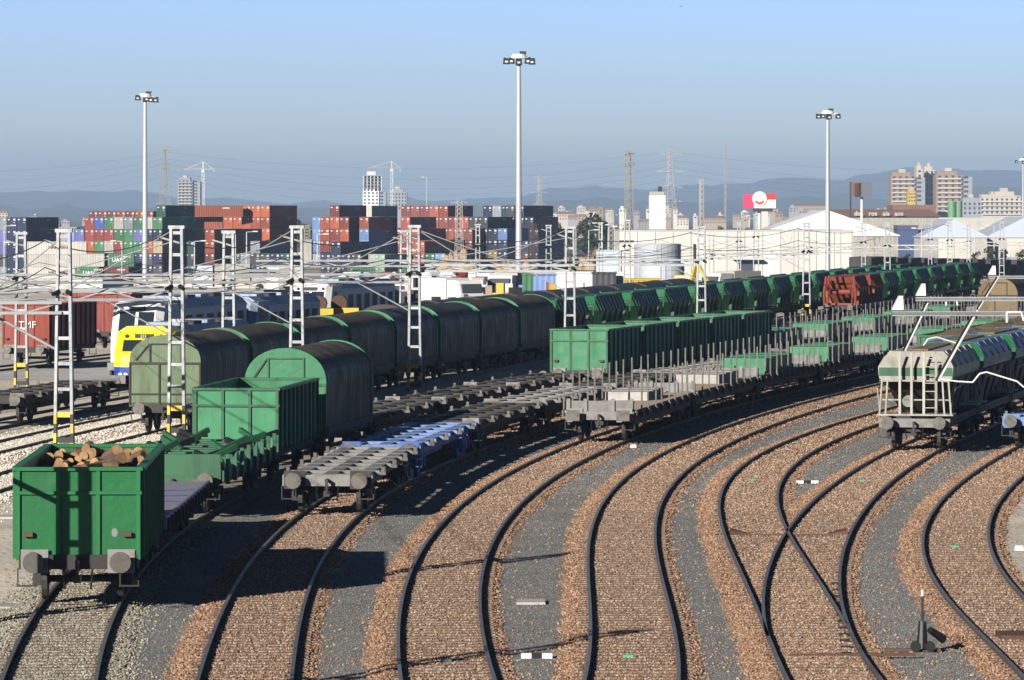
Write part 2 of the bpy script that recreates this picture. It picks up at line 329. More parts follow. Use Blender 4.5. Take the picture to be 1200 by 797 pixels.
def track(k, y0, y1, bal, yl=None, yr=None, sl0=84, sl1=150, wl=1.28, wr=1.08, seed=0, pale=False):
    t = thing('railway_track', None, None); tag(t, kind='structure')
    rows = rail_rows(k, y0, y1, 1.0); vs = []; fs = []
    prof = [(-wl-0.25, 0.0), (-wl, 0.035), (-0.83, 0.052), (0.83, 0.052), (wr, 0.035), (wr+0.22, 0.0)]
    n = len(prof)
    for x, y, d in rows:
        for i, (px, pz) in enumerate(prof):
            q = px
            if i < 2: q += 0.3*nz(y*0.55+seed*9, i*0.2+seed)+0.16*nz(y*2.3, seed+5.0)
            if i > 3: q += 0.28*nz(y*0.55+40+seed*9, i*0.2+seed)+0.16*nz(y*2.3, seed+9.0)
            vs.append((x + d.y*q, y - d.x*q, gz(y) + pz + 0.012 + 0.0015*(seed % 5)))
    for j in range(len(rows)-1):
        for i in range(n-1): fs.append((j*n+i, j*n+i+1, (j+1)*n+i+1, (j+1)*n+i))
    me = bpy.data.meshes.new('ballast'); me.from_pydata(vs, [], fs); me.materials.append(bal); put('ballast', me, t)
    sweep_rail('rail', t, k, -0.87, yl or y0, y1); sweep_rail('rail', t, k, 0.87, yr or y0, y1)
    y = sl0 + 0.2; far = MB(); c = 0
    while y < y1 and y < 330:
        d = tdir(k, y)
        if y < sl1 and c < 290:
            o = put('sleeper', SLEEPP if pale else SLEEP, t, (tx(k, y), y, 0.082 + 0.0015*(seed % 5) + 0.007*nz(y*3.7, seed*2.3))); o.rotation_euler = (0.0, 0.0, -math.atan2(d.x, d.y) + 0.02*nz(y, seed)); c += 1
        y += 0.62
    return t
track('T1', 60, 470, g_ballast_grey, seed=1, sl1=130)
track('T2', 60, 470, g_ballast, seed=2, sl1=150)
track('T3', 60, 470, g_ballast, seed=3, sl1=165)
track('T4', 60, 470, g_ballast, seed=4, sl1=165)
track('T5', 60, 420, g_ballast, yr=100.6, seed=5, sl1=160)
track('T6', 60, 420, g_ballast, yl=97.5, seed=6, sl1=160)
track('T7', 60, 420, g_ballast, seed=7, sl1=160)
track('T0', 60, 560, g_ballast_pale, seed=8, sl0=130, sl1=200, pale=True)
track(('T0', -4.4), 120, 560, g_ballast_pale, seed=9, sl0=150, sl1=215, pale=True)
track(('T0', -8.6), 120, 560, g_ballast_pale, seed=10, sl0=190, sl1=190, pale=True)
track(('T0', -12.9), 200, 560, g_ballast_pale, seed=11, sl0=190, sl1=190, pale=True)
track(('T0', -26.6), 200, 560, g_ballast_pale, seed=12, sl0=190, sl1=190, pale=True)
track(('T0', 5.3), 240, 560, g_ballast, seed=13, sl0=300, sl1=300)
# loose stones on the near ballast and strays on the cinder: real pebbles, one heap of points with a rock on each
def stone_mat(name='ballast_stone', cs=None, dim=True):
    m = bpy.data.materials.new(name); m.use_nodes = True; n = m.node_tree.nodes; l = m.node_tree.links; b = n['Principled BSDF']
    oi = n.new('ShaderNodeObjectInfo'); rp = n.new('ShaderNodeValToRGB'); e = rp.color_ramp.elements
    cs = cs or BAL[:4] + BAL[5:] + [(0.20,0.11,0.07),(0.34,0.20,0.13),(0.50,0.33,0.23)]
    cs = [tuple(q*0.84 for q in c) for c in cs] if dim else cs
    while len(e) < len(cs): e.new(0.5)
    for i, c in enumerate(cs): e[i].position = i/len(cs); e[i].color = (*c, 1)
    rp.color_ramp.interpolation = 'CONSTANT'; l.new(oi.outputs['Random'], rp.inputs[0]); l.new(rp.outputs[0], b.inputs['Base Color'])
    b.inputs['Roughness'].default_value = 0.9; b.inputs['Specular IOR Level'].default_value = 0.2
    return m
def stones(name, pts, mat_, smin, smax, seed):
    me = bpy.data.meshes.new(name + '_points'); me.from_pydata(pts, [], []); o = put(name, me); tag(o, kind='stuff')
    rk = bmesh.new(); bmesh.ops.create_icosphere(rk, subdivisions=1, radius=0.5)
    for v in rk.verts: v.co *= 0.8 + 0.4*rnd.random(); v.co.z *= 0.75
    rm = bpy.data.meshes.new('stone_shape'); rk.to_mesh(rm); rk.free(); rm.materials.append(mat_)
    g = bpy.data.node_groups.new(name, 'GeometryNodeTree')
    g.interface.new_socket('Geometry', in_out='INPUT', socket_type='NodeSocketGeometry'); g.interface.new_socket('Geometry', in_out='OUTPUT', socket_type='NodeSocketGeometry')
    N = g.nodes; LK = g.links; gi = N.new('NodeGroupInput'); go = N.new('NodeGroupOutput')
    ro = bpy.data.objects.new('stone_source', rm)
    ob = N.new('GeometryNodeObjectInfo'); ob.inputs[0].default_value = ro; ob.inputs['As Instance'].default_value = True
    ip = N.new('GeometryNodeInstanceOnPoints')
    rv = N.new('FunctionNodeRandomValue'); rv.data_type = 'FLOAT_VECTOR'; rv.inputs[0].default_value = (0,0,0); rv.inputs[1].default_value = (6.28,6.28,6.28); rv.inputs['Seed'].default_value = seed
    rs = N.new('FunctionNodeRandomValue'); rs.data_type = 'FLOAT'; rs.inputs[2].default_value = smin; rs.inputs[3].default_value = smax; rs.inputs['Seed'].default_value = seed+1
    LK.new(gi.outputs[0], ip.inputs['Points']); LK.new(ob.outputs['Geometry'], ip.inputs['Instance']); LK.new(rv.outputs[0], ip.inputs['Rotation']); LK.new(rs.outputs[1], ip.inputs['Scale'])
    LK.new(ip.outputs[0], go.inputs[0])
    md = o.modifiers.new('stones', 'NODES'); md.node_group = g
    return o
rng = np.random.default_rng(3)
m_stone = stone_mat()
def scatter(keys, n, lo, hi, soft, lift, part=None, ymin=86, ymax=172, pw=1.5, rails=True, stray=0.05):
    pts = []
    for k in keys:
        k0, o0 = (k if isinstance(k, tuple) else (k, 0.0))
        Y = ymin + (ymax-ymin)*rng.random(n)**pw; off = lo + (hi-lo)*rng.random(n) + rng.normal(0, soft, n); st = rng.random(n) < stray; off = np.where(st, rng.normal(0, 1.6, n), off)
        c = np.array(TRK[k0]); yc = np.clip(Y, 86, 372); t = (yc-230)/150; S = np.polyval(np.polyder(c), t)/150; X = np.polyval(c, t) + S*(Y-yc); q = np.sqrt(1+S*S)
        ok = np.ones(n, bool) if not rails else (np.abs(np.abs(off) - 0.87) > 0.085)
        ph = (Y - 84.2 + 0.12) % 0.62; ok &= ~((ph < 0.25) & (np.abs(off) < 1.1) & (rng.random(n) < 0.86) & rails)
        inn = (np.abs(off) < 0.78 + 0.05*np.sin(Y*3)) & (rng.random(n) < 0.93)
        if part == 'in': ok &= inn
        if part == 'out': ok &= ~inn
        z = 0.018 + (lift-.018)*np.clip((hi+.12-off)/.42, 0, 1)*np.clip((off-lo+.12)/.42, 0, 1) if rails else np.full(n, lift); oo = off + o0
        pts += [(float(x + o_/q_), float(y - o_*s_/q_), float(z_)) for x, y, o_, s_, q_, a_, z_ in zip(X, Y, oo, S, q, ok, z) if a_]
    return pts
BROWN = [(0.34,0.215,0.14),(0.44,0.29,0.19),(0.26,0.16,0.105),(0.52,0.37,0.26),(0.17,0.11,0.08),(0.38,0.235,0.15),(0.58,0.46,0.36),(0.31,0.21,0.15)]
m_bstone = stone_mat('oily_ballast_stone', BROWN)
K6 = ('T2', 'T3', 'T4', 'T5', 'T6', 'T7')
stones('ballast_stones', scatter(K6, 30000, -1.45, 1.27, 0.09, 0.078, 'out'), m_stone, 0.034, 0.075, 4)
stones('brown_ballast_stones', scatter(K6, 30000, -1.45, 1.27, 0.09, 0.078, 'in', stray=0), m_bstone, 0.032, 0.066, 21)
stones('far_ballast_stones', scatter(K6, 18000, -1.45, 1.27, 0.09, 0.08, 'out', ymin=140, ymax=270, pw=1.25), m_stone, 0.045, 0.09, 5)
stones('far_brown_stones', scatter(K6, 18000, -1.45, 1.27, 0.09, 0.08, 'in', ymin=140, ymax=270, pw=1.25, stray=0), m_bstone, 0.045, 0.085, 25)
GREYS = [(0.19,0.188,0.18),(0.26,0.256,0.243),(0.32,0.312,0.295),(0.15,0.15,0.146),(0.23,0.22,0.20),(0.28,0.275,0.26)]
m_gravel = stone_mat('cinder_grit', GREYS); m_ygravel = stone_mat('grey_yellow_stone', [(0.33,0.30,0.23),(0.45,0.41,0.33),(0.26,0.23,0.18),(0.52,0.48,0.40),(0.38,0.34,0.26),(0.22,0.20,0.16)])
m_pgravel = stone_mat('pale_limestone', [(0.72,0.64,0.52),(0.82,0.76,0.66),(0.62,0.54,0.43),(0.85,0.80,0.71),(0.55,0.46,0.36),(0.76,0.68,0.57)], False)
stones('cinder_grit', scatter((('T1',2.15),('T2',2.2),('T3',2.05),('T4',1.95),('T5',2.0),('T6',2.2)), 15000, -1.0, 1.0, 0.2, 0.012, rails=False, pw=1.35), m_gravel, 0.016, 0.034, 8)
stones('far_cinder_grit', scatter((('T2',2.2),('T3',2.05),('T4',2.0),('T5',2.0),('T6',2.2)), 6000, -0.9, 0.9, 0.2, 0.012, ymin=150, ymax=250, rails=False, pw=1.2), m_gravel, 0.025, 0.05, 9)
stones('grey_ballast_stones', scatter(('T1',), 32000, -1.6, 1.4, 0.2, 0.076, ymax=135), m_ygravel, 0.032, 0.07, 12)
stones('pale_ballast_stones', scatter(('T0',('T0',-4.4)), 26000, -1.7, 1.6, 0.3, 0.08, ymin=135, ymax=225, pw=1.0, stray=.2), m_pgravel, 0.035, 0.08, 16)
# ------------------------------------------------------------------ rolling stock parts
WHEEL = MB()
for i in range(1): WHEEL.tube((-0.065,0,0.46), (0.065,0,0.46), 0.46, 0.46, 14).tube((-0.10,0,0.46), (-0.065,0,0.46), 0.12, 0.12, 8).tube((0.065,0,0.46),(0.1,0,0.46),0.12,0.12,8)
WHEEL = WHEEL.mesh('wheel'); WHEEL.materials.append(m_steel)
def bogie_mesh():
    b = MB()
    for s in (-1, 1):
        x = s*1.02
        b.box(x-0.06, x+0.06, -1.25, 1.25, 0.50, 0.66)
        for y in (-0.9, 0.9): b.box(x-0.1, x+0.1, y-0.14, y+0.14, 0.34, 0.6)
        b.box(x-0.09, x+0.09, -0.3, 0.3, 0.3, 0.55)
    b.box(-1.0, 1.0, -0.15, 0.15, 0.5, 0.72)
    me = b.mesh('bogie'); me.materials.append(m_steel); bmfix(me); return me
BOGIE = bogie_mesh()
def bogie(root, y):
    b = put('bogie', BOGIE, root, (0, y, 0))
    for s in (-1, 1):
        for yy in (-0.9, 0.9): put('wheel', WHEEL, b, (s*0.84, yy, 0))
def axle(root, y):
    m = MB()
    for s in (-1, 1): m.box(s*1.02-0.09, s*1.02+0.09, y-0.18, y+0.18, 0.32, 0.62); m.box(s*1.02-0.05, s*1.02+0.05, y-0.7, y+0.7, 0.66, 0.74)
    m.tube((-0.8, y, 0.46), (0.8, y, 0.46), 0.08)
    a = m.build('axle', m_steel, root)
    for s in (-1, 1): put('wheel', WHEEL, a, (s*0.84, y, 0))
BUFF = MB().tube((0,0,0), (0,0.36,0), 0.12, 0.14, 10).tube((0,-0.06,0), (0,0,0), 0.235, 0.235, 14).tube((0,0.36,0), (0,0.42,0), 0.2, 0.2, 8).mesh('buffer'); BUFF.materials.append(m_buffer)
BUFF2 = MB().tube((0,0,0), (0,0.36,0), 0.12, 0.14, 10).box(-0.25,0.25,-0.06,0,-0.2,0.2).tube((0,0.36,0), (0,0.42,0), 0.2, 0.2, 8).mesh('buffer'); BUFF2.materials.append(m_buffer)
def ends(root, L, m_beam, square=False, hose=True, plate=None):
    for s in (-1, 1):
        y = s*(L/2 - 0.42)
        MB().box(-1.3, 1.3, min(y, y - s*0.14), max(y, y - s*0.14), 0.80, 1.12).build('headstock', m_beam, root)
        for x in (-0.95, 0.95):
            b = put('buffer', BUFF2 if square else BUFF, root, (x, y + s*0.42, 0.98))
            if s > 0: b.rotation_euler = (0, 0, math.pi)
            if plate and s < 0: box_part('buffer_plate', plate, root, x-0.3, x+0.3, y-0.03, y-0.004, 0.72, 1.24)
        m = MB(); m.tube((0, y + s*0.02, 0.98), (0, y + s*0.35, 0.98), 0.05); m.box(-0.04, 0.04, y + s*0.3 - 0.04, y + s*0.3 + 0.04, 0.62, 1.02); m.box(-0.09, 0.09, y+s*0.26-0.03, y+s*0.26+0.03, 0.52, 0.68)
        m.build('coupling', m_steel, root)
        if hose:
            for x in (-0.3, 0.32): MB().path([(x, y+s*0.02, 0.8), (x, y+s*0.18, 0.62), (x*0.9, y+s*0.16, 0.38)], 0.025, 5).build('brake_hose', m_black, root)
            for x in (-1.12, 1.12):
                st = MB(); st.box(x-0.22, x+0.22, y-0.02, y+0.12, 0.42, 0.45); st.bar((x-0.2, y+0.05, 0.43), (x-0.2, y+0.05, 0.82), 0.03); st.bar((x+0.2, y+0.05, 0.43), (x+0.2, y+0.05, 0.82), 0.03)
                st.build('shunter_step', m_steel, root)
def sole(root, L, m=None, z0=0.82, z1=1.1):
    b = MB(); y = L/2 - 0.56
    for s in (-1, 1): b.box(s*1.2-0.05, s*1.2+0.05, -y, y, z0, z1)
    for i in range(5): yy = -y + (2*y)*(i+0.5)/5; b.box(-1.15, 1.15, yy-0.06, yy+0.06, z0+0.05, z1-0.03)
    b.box(-0.2, 0.2, -y, y, z0, z1-0.03)
    return b.build('underframe', m or m_steel, root)

def open_wagon(label, group, L=10.6, paint=None, rib=None, hgt=3.0, W=2.74, two_axle=True):
    paint = paint or m_green; rib = rib or m_green_rib
    t = thing('open_goods_wagon', label, 'railway wagon', group)
    y = L/2 - 0.5; x = W/2; zb, zt = 1.12, hgt
    sole(t, L); ends(t, L, m_steel, plate=m_greysteel)
    if two_axle: axle(t, -L/2+2.3); axle(t, L/2-2.3)
    else: bogie(t, -L/2+2.4); bogie(t, L/2-2.4)
    box_part('floor', m_steel, t, -x+.05, x-.05, -y+.05, y-.05, 1.10, 1.17)
    for s in (-1, 1):
        e = box_part('end_wall', paint, t, -x, x, min(s*y, s*(y-.06)), max(s*y, s*(y-.06)), zb, zt)
        yo = s*(y+0.035)
        for q in (-x+0.05, -x/3+0.02, x/3-0.02, x-0.05): box_part('rib', rib, e, q-0.045, q+0.045, min(yo-.03, yo+.03), max(yo-.03, yo+.03), zb-0.12, zt-0.04)
        zm = zt - 0.52
        box_part('cross_rail', rib, e, -x-0.03, x+0.03, min(s*(y+.002), s*(y+.078)), max(s*(y+.002), s*(y+.078)), zm-0.035, zm+0.035)
        box_part('top_rail', rib, e, -x-0.05, x+0.05, min(s*(y-.09), s*(y+.08)), max(s*(y-.09), s*(y+.08)), zt-0.035, zt+0.045)
        w_ = box_part('side_wall', paint, t, min(s*x, s*(x-.06)), max(s*x, s*(x-.06)), -y+0.062, y-0.062, zb, zt)
        xo = s*(x+0.04); nr = max(7, int(L*0.95))
        for i in range(nr):
            q = -y+0.25 + (2*y-0.5)*i/(nr-1); box_part('rib', rib, w_, min(xo-.04, xo+.04), max(xo-.04, xo+.04), q-0.05, q+0.05, zb-0.1, zt-0.05)
        box_part('top_rail', rib, w_, min(s*(x-.09), s*(x+.09)), max(s*(x-.09), s*(x+.09)), -y+0.1, y-0.1, zt-0.04, zt+0.043)
    for q in (-x+0.28, x-0.3): box_part('lamp_bracket', m_rusty, t, q-0.1, q+0.1, -y-0.14, -y-0.05, 1.52, 1.62)
    return t
def tarp_wagon(label, group, L=12.2, end=None, hood=None, W=2.85, zt=4.0):
    end = end or m_olive; hood = hood or m_tarp
    t = thing('covered_coil_wagon', label, 'railway wagon', group)
    y = L/2-0.5; x = W/2; zs = 2.75
    sole(t, L); ends(t, L, m_steel)
    bogie(t, -L/2+2.4); bogie(t, L/2-2.4)
    box_part('floor', m_steel, t, -x+.03, x-.03, -y, y, 1.08, 1.2)
    def prof(xx, top, zb, n=18):
        p = [(-xx, zb), (xx, zb)]
        for i in range(n+1):
            a = math.pi*i/n; p.append((xx*math.cos(a)*1.0, zs + (top-zs)*math.sin(a)**0.86 if math.sin(a) > 0 else zs))
        return p
    for s in (-1, 1):
        e = MB().prism_y(prof(x, zt, 1.05), min(s*y, s*(y-0.12)), max(s*y, s*(y-0.12))).build('end_wall', end, t)
        yf = s*(y+0.03); fr = lambda *b: box_part('frame_bar', m_green_dk if end is m_mint else m_steel, e, b[0], b[1], min(yf-.03, yf+.03), max(yf-.03, yf+.03), b[2], b[3])
        fr(-x, x, zs-0.05, zs+0.03); fr(-x, x, 1.5, 1.56); fr(-0.25, -0.19, 1.1, zs-0.05); fr(-0.62, -0.56, zs+0.03, zt-0.34); fr(-x, -x+.06, 1.1, zs-0.05); fr(x-.06, x, 1.1, zs-0.05)
        fr(-0.56, 0.62, zt-0.38, zt-0.33); fr(0.62, 0.67, zs+0.03, zt-0.33)
        MB().bar((-x+0.25, yf, zs+0.1), (-0.62, yf, zt-0.36), 0.05).build('brace', m_steel, e)
    n = int((2*y-0.42)/0.17); vs = []; fs = []; pr0 = prof(x-0.02, zt-0.03, 1.25); k = len(pr0)
    for j in range(n+1):
        yy = -y+0.125 + (2*y-0.25)*j/n; sag = 0.0 if j % 3 == 0 else 0.035
        sag += 0.012*mnoise.noise(Vector((j*0.3, 2.0, L)))
        for a, b in prof(x-0.02-sag, zt-0.03-sag, 1.25): vs.append((a, yy, b))
    for j in range(n):
        for i in range(1, k): fs.append((j*k+i, j*k+(i+1) % k, (j+1)*k+(i+1) % k, (j+1)*k+i))
    me = bpy.data.meshes.new('tarpaulin_hood'); me.from_pydata(vs, [], fs); me.materials.append(hood); bmfix(me); put('tarpaulin_hood', me, t)
    for s in (-1, 1): box_part('side_rail', m_steel, t, min(s*(x-.02), s*(x+.05)), max(s*(x-.02), s*(x+.05)), -y+.2, y-.2, 1.02, 1.26)
    return t
def skeleton_wagon(label, group, L=19.0, paint=None, top=None):
    paint = paint or m_greysteel
    t = thing('container_flat_wagon', label, 'railway wagon', group); y = L/2-0.6
    for s in (-1, 0, 1):
        box_part('long_beam', paint, t, s*0.95-0.19, s*0.95+0.19, -y, y, 1.0, 1.12)
        box_part('web', m_steel, t, s*0.95-0.05, s*0.95+0.05, -y, y, 0.72, 0.999)
    n = int(L/1.9); cb = MB().box(-1.3, 1.3, -0.12, 0.12, 0.985, 1.13).mesh('cross_beam'); cb.materials.append(paint)
    lk = MB().box(-0.09,0.09,-0.12,0.12,1.0,1.1).box(-0.05,0.05,-0.05,0.05,1.1,1.24).mesh('container_lock'); lk.materials.append(m_buffer)
    for i in range(n):
        yy = -y + 0.2 + (2*y-0.4)*i/(n-1); put('cross_beam', cb, t, (0, yy, 0.003))
        if i % 2: 
            for s in (-1, 1): put('container_lock', lk, t, (s*1.39, yy, 0))
    ends(t, L, paint, plate=top or paint); bogie(t, -L/2+2.3); bogie(t, L/2-2.3)
    box_part('brake_gear', m_steel, t, -0.6, 0.6, -3.5, 3.5, 0.42, 0.7)
    return t
def stanchion_wagon(label, group, L=19.5, deck=None, frame=None, nst=9, side=None):
    deck = deck or m_tan; frame = frame or m_greysteel
    t = thing('stanchion_flat_wagon', label, 'railway wagon', group); y = L/2-0.6
    sole(t, L, m_steel, 0.6, 1.04); ends(t, L, frame, square=True, plate=frame)
    bogie(t, -L/2+2.3); bogie(t, L/2-2.3)
    box_part('deck', deck, t, -1.36, 1.36, -y, y, 1.06, 1.14)
    for s in (-1, 1):
        box_part('side_sill', side or m_steel, t, min(s*1.37, s*1.42), max(s*1.37, s*1.42), -y, y, 0.92, 1.18)
    e = box_part('end_board', frame, t, -1.3, 1.3, -y-0.05, -y, 1.10, 1.52)
    for q in (-1.2, -0.55, 0.5, 1.2): box_part('end_post', frame, e, q-0.07, q+0.07, -y-0.13, -y-0.055, 0.9, 1.6)
    st = MB().box(-0.03,0.03,-0.03,0.03,0.95,2.55).box(-0.07,0.07,-0.08,0.08,0.86,1.12).mesh('stanchion'); st.materials.append(m_post)
    for i in range(nst):
        yy = -y+0.7 + (2*y-1.4)*i/(nst-1)
        for s in (-1, 1):
            o = put('stanchion', st, t, (s*1.48, yy, 0)); o.rotation_euler = (0.012*math.sin(i*5.1), 0.014*math.sin(i*3.3+s), 0)
    return t
def green_hopper(label, group, L=14.0, paint=None, lower=None, rib=None, rim=None):
    paint = paint or m_green_dk; lower = lower or m_cream
    t = thing('hopper_wagon', label, 'railway wagon', group); y = L/2-0.55
    sole(t, L); ends(t, L, m_steel); bogie(t, -L/2+2.2); bogie(t, L/2-2.2)
    zt, zs, zb = 3.45, 2.55, 1.25; yt = y-1.5; ysh = y-2.3; yb = 2.2
    vs = []
    for yy, z, xx in ((yt, zt, 1.02), (ysh+0.35, zs, 1.40), (yb, zb, 0.95)):
        vs += [(-xx,-yy,z), (xx,-yy,z), (xx,yy,z), (-xx,yy,z)]
    fs = []
    for a in (0, 4):
        for i in range(4): fs.append((a+i, a+(i+1) % 4, a+4+(i+1) % 4, a+4+i))
    fs += [(8,9,10,11), (0,1,2,3)]
    b = MB(); b.add(vs, fs); body = b.build('hopper_body', paint, t)
    for s in (-1, 1):
        fy = s*(y-0.55); MB().add([(-1.0, s*(yt+.03), zt-.02), (1.0, s*(yt+.03), zt-.02), (0.95, s*(ysh+0.62), zs+.35), (-0.95, s*(ysh+0.62), zs+.35),
              (-1.0, s*(yt-.03), zt-.02), (1.0, s*(yt-.03), zt-.02), (0.95, s*(ysh+0.55), zs+.35), (-0.95, s*(ysh+0.55), zs+.35)],
              [(0,1,2,3),(7,6,5,4),(0,4,5,1),(1,5,6,2),(2,6,7,3),(3,7,4,0)]).build('end_sheet', rim or m_mint if lower is m_cream else paint, t)
        MB().add([(-0.85, s*(ysh+.55), zs+.30), (0.85, s*(ysh+.55), zs+.30), (0.32, s*(ysh-.5), zs-.55), (-0.32, s*(ysh-.5), zs-.55),
              (-0.85, s*(ysh+.45), zs+.30), (0.85, s*(ysh+.45), zs+.30), (0.32, s*(ysh-.6), zs-.55), (-0.32, s*(ysh-.6), zs-.55)],
              [(0,1,2,3),(7,6,5,4),(0,4,5,1),(1,5,6,2),(2,6,7,3),(3,7,4,0)]).build('lower_end_sheet', lower, t)
        for i in range(8):
            q = -yt+0.4 + (2*yt-0.8)*i/7; MB().bar((s*1.05, q, zt), (s*1.44, q*0.93, zs-0.02), 0.08).build('rib', rib or m_slate, body)
        for q in (-3.1, -1.05, 1.05, 3.1):
            MB().bar((s*1.36, q, zs), (s*1.2, q, 1.1), 0.12, 0.2).build('post', paint, t)
        box_part('top_rail', paint, t, min(s*1.0, s*1.1), max(s*1.0, s*1.1), -yt, yt, zt-0.03, zt+0.07)
        for q in (-1.0, 1.0): MB().bar((q, s*(y-.1), 1.1), (q, s*(yt-.1), zt-0.2), 0.08).build('end_post', paint, t)
    return t
def grain_hopper(label, group, L=12.5, paint=None, stripe=None, endp=None, chute=None):
    chute = chute or m_steel
    paint = paint or m_cream; stripe = stripe or m_green_dk
    t = thing('grain_hopper_wagon', label, 'railway wagon', group); y = L/2-0.5
    sole(t, L); ends(t, L, m_greysteel); bogie(t, -L/2+2.3); bogie(t, L/2-2.3)
    def ring(yy, sc): return [(-1.18*sc, yy, 2.45), (1.18*sc, yy, 2.45), (1.34*sc, yy, 2.58), (1.38*sc, yy, 3.0), (1.20*sc, yy, 3.34), (0.98*sc, yy, 3.56), (-0.98*sc, yy, 3.56), (-1.20*sc, yy, 3.34), (-1.38*sc, yy, 3.0), (-1.34*sc, yy, 2.58)]
    b = MB(); n = 10
    yr = [-y+0.35, -y+1.6, y-1.6, y-0.35]
    for q in yr: b.v += ring(q, 1.0)
    # end bays lean back: the lower lip stands furthest out
    v2 = []
    for j, q in enumerate(yr):
        for (x_, y_, z_) in ring(q, 1.0):
            if j == 0: y_ += max(0, z_-3.0)*0.75
            if j == 3: y_ -= max(0, z_-3.0)*0.75
            v2.append((x_, y_, z_))
    b.v = v2
    for j in range(3):
        for i in range(n): b.f.append((j*n+i, j*n+(i+1) % n, (j+1)*n+(i+1) % n, (j+1)*n+i)); b.m.append(0)
    b.f.append((9,8,3,2)); b.m.append(0); b.f.append((0,9,2,1)); b.m.append(0); b.f.append((8,7,4,3)); b.m.append(0); b.f.append((7,6,5,4)); b.m.append(0)
    o = 3*n
    for f in ((9,8,3,2),(0,9,2,1),(8,7,4,3),(7,6,5,4)): b.f.append(tuple(o+q for q in f)); b.m.append(0)
    body = b.build('hopper_body', paint, t)
    for s in (-1, 1):
        yo = s*(y-0.35); box_part('end_stripe', stripe, t, -1.345, 1.345, min(yo, yo+s*.006), max(yo, yo+s*.006), 2.66, 2.97)
        box_part('side_stripe', stripe, t, min(s*1.36, s*1.386), max(s*1.36, s*1.386), -y+0.4, y-0.4, 2.68, 2.98)
        if endp:
            yo2 = s*(y-0.35)
            pe = [(1.32, 2.6, 0), (1.37, 3.0, 0), (1.18, 3.34, .255), (.96, 3.55, .41)]; va = []
            for off in (.010, .035):
                for (xx, zz, ln) in pe: va += [(-xx, yo2 - s*ln + s*off, zz), (xx, yo2 - s*ln + s*off, zz)]
            fa = []
            for q in (0, 2, 4): fa += [(q, q+1, q+3, q+2), (8+q, 8+q+2, 8+q+3, 8+q+1), (q, q+2, 8+q+2, 8+q), (q+1, 8+q+1, 8+q+3, q+3)]
            fa += [(0, 8, 9, 1), (6, 7, 15, 14)]
            MB().add(va, fa).build('end_panel', endp, t)
        # folded side panels
        for q in np.linspace(-y+1.2, y-1.2, 5): MB().bar((s*1.41, q, 2.98), (s*1.0, q, 3.56), 0.07).build('rib', paint, body)
        # platform, railings, ladder, posts at each end
        yp = s*(y+0.0)
        box_part('platform', m_cream, t, -1.4, 1.4, min(yp, yp-s*1.3), max(yp, yp-s*1.3), 1.22, 1.28)
        for x in (-0.55, -0.12, 0.33, 0.78):
            box_part('post', m_cream, t, x-0.045, x+0.045, yp-0.04-s*.05, yp+0.04-s*.05, 1.28, 3.55 if abs(x) < 0.7 else 3.2)
        for x in (-1.3, -1.08, 1.08, 1.32): MB().bar((x, yp-s*.08, 1.28), (x*0.93, yp-s*.08, 2.5), 0.06).build('railing_post', m_cream, t)
        for z in (1.8, 2.5): box_part('handrail', m_cream, t, -1.3, 1.3, yp-s*.12-.02, yp-s*.12+.02, z-.025, z+.025)
        for i in range(7): box_part('rung', m_cream, t, 0.35, 0.76, yp-s*.05-.02, yp-s*.05+.02, 1.5+i*.3, 1.53+i*.3)
        MB().tube((-0.25, yp-s*.7, 1.75), (-0.25, yp-s*.1, 1.75), 0.22, 0.22, 10).build('brake_cylinder', m_greysteel, t)
        MB().add([(-1.15, s*(y-.4), 2.56), (1.15, s*(y-.4), 2.56), (0.8, s*(y-2.4), 1.3), (-0.8, s*(y-2.4), 1.3), (-1.15, s*(y-2.6), 2.56), (1.15, s*(y-2.6), 2.56), (.8, s*(y-3.2), 1.3), (-.8, s*(y-3.2), 1.3)],
                 [(0,1,2,3),(4,7,6,5),(0,3,7,4),(1,5,6,2),(0,4,5,1),(3,2,6,7)]).build('chute', chute, t)
    for q in (-1.2, 1.2):
        MB().add([(-1.15,q-1.1,2.56),(1.15,q-1.1,2.56),(1.15,q+1.1,2.56),(-1.15,q+1.1,2.56),(-.7,q-.3,0.95),(.7,q-.3,0.95),(.7,q+.3,0.95),(-.7,q+.3,0.95)],
                 [(0,1,5,4),(1,2,6,5),(2,3,7,6),(3,0,4,7),(4,5,6,7),(3,2,1,0)]).build('chute', chute, t)
    box_part('roof_walkway', m_ochre, t, -0.35, 0.35, -y+1.4, y-1.4, 3.57, 3.62)
    for s in (-1, 1): MB().path([(s*1.3, -y+0.2, 1.3), (s*1.42, -y+0.5, 2.2), (s*1.42, 0, 2.3)], 0.03, 5).build('handrail', m_cream, t)
    return t
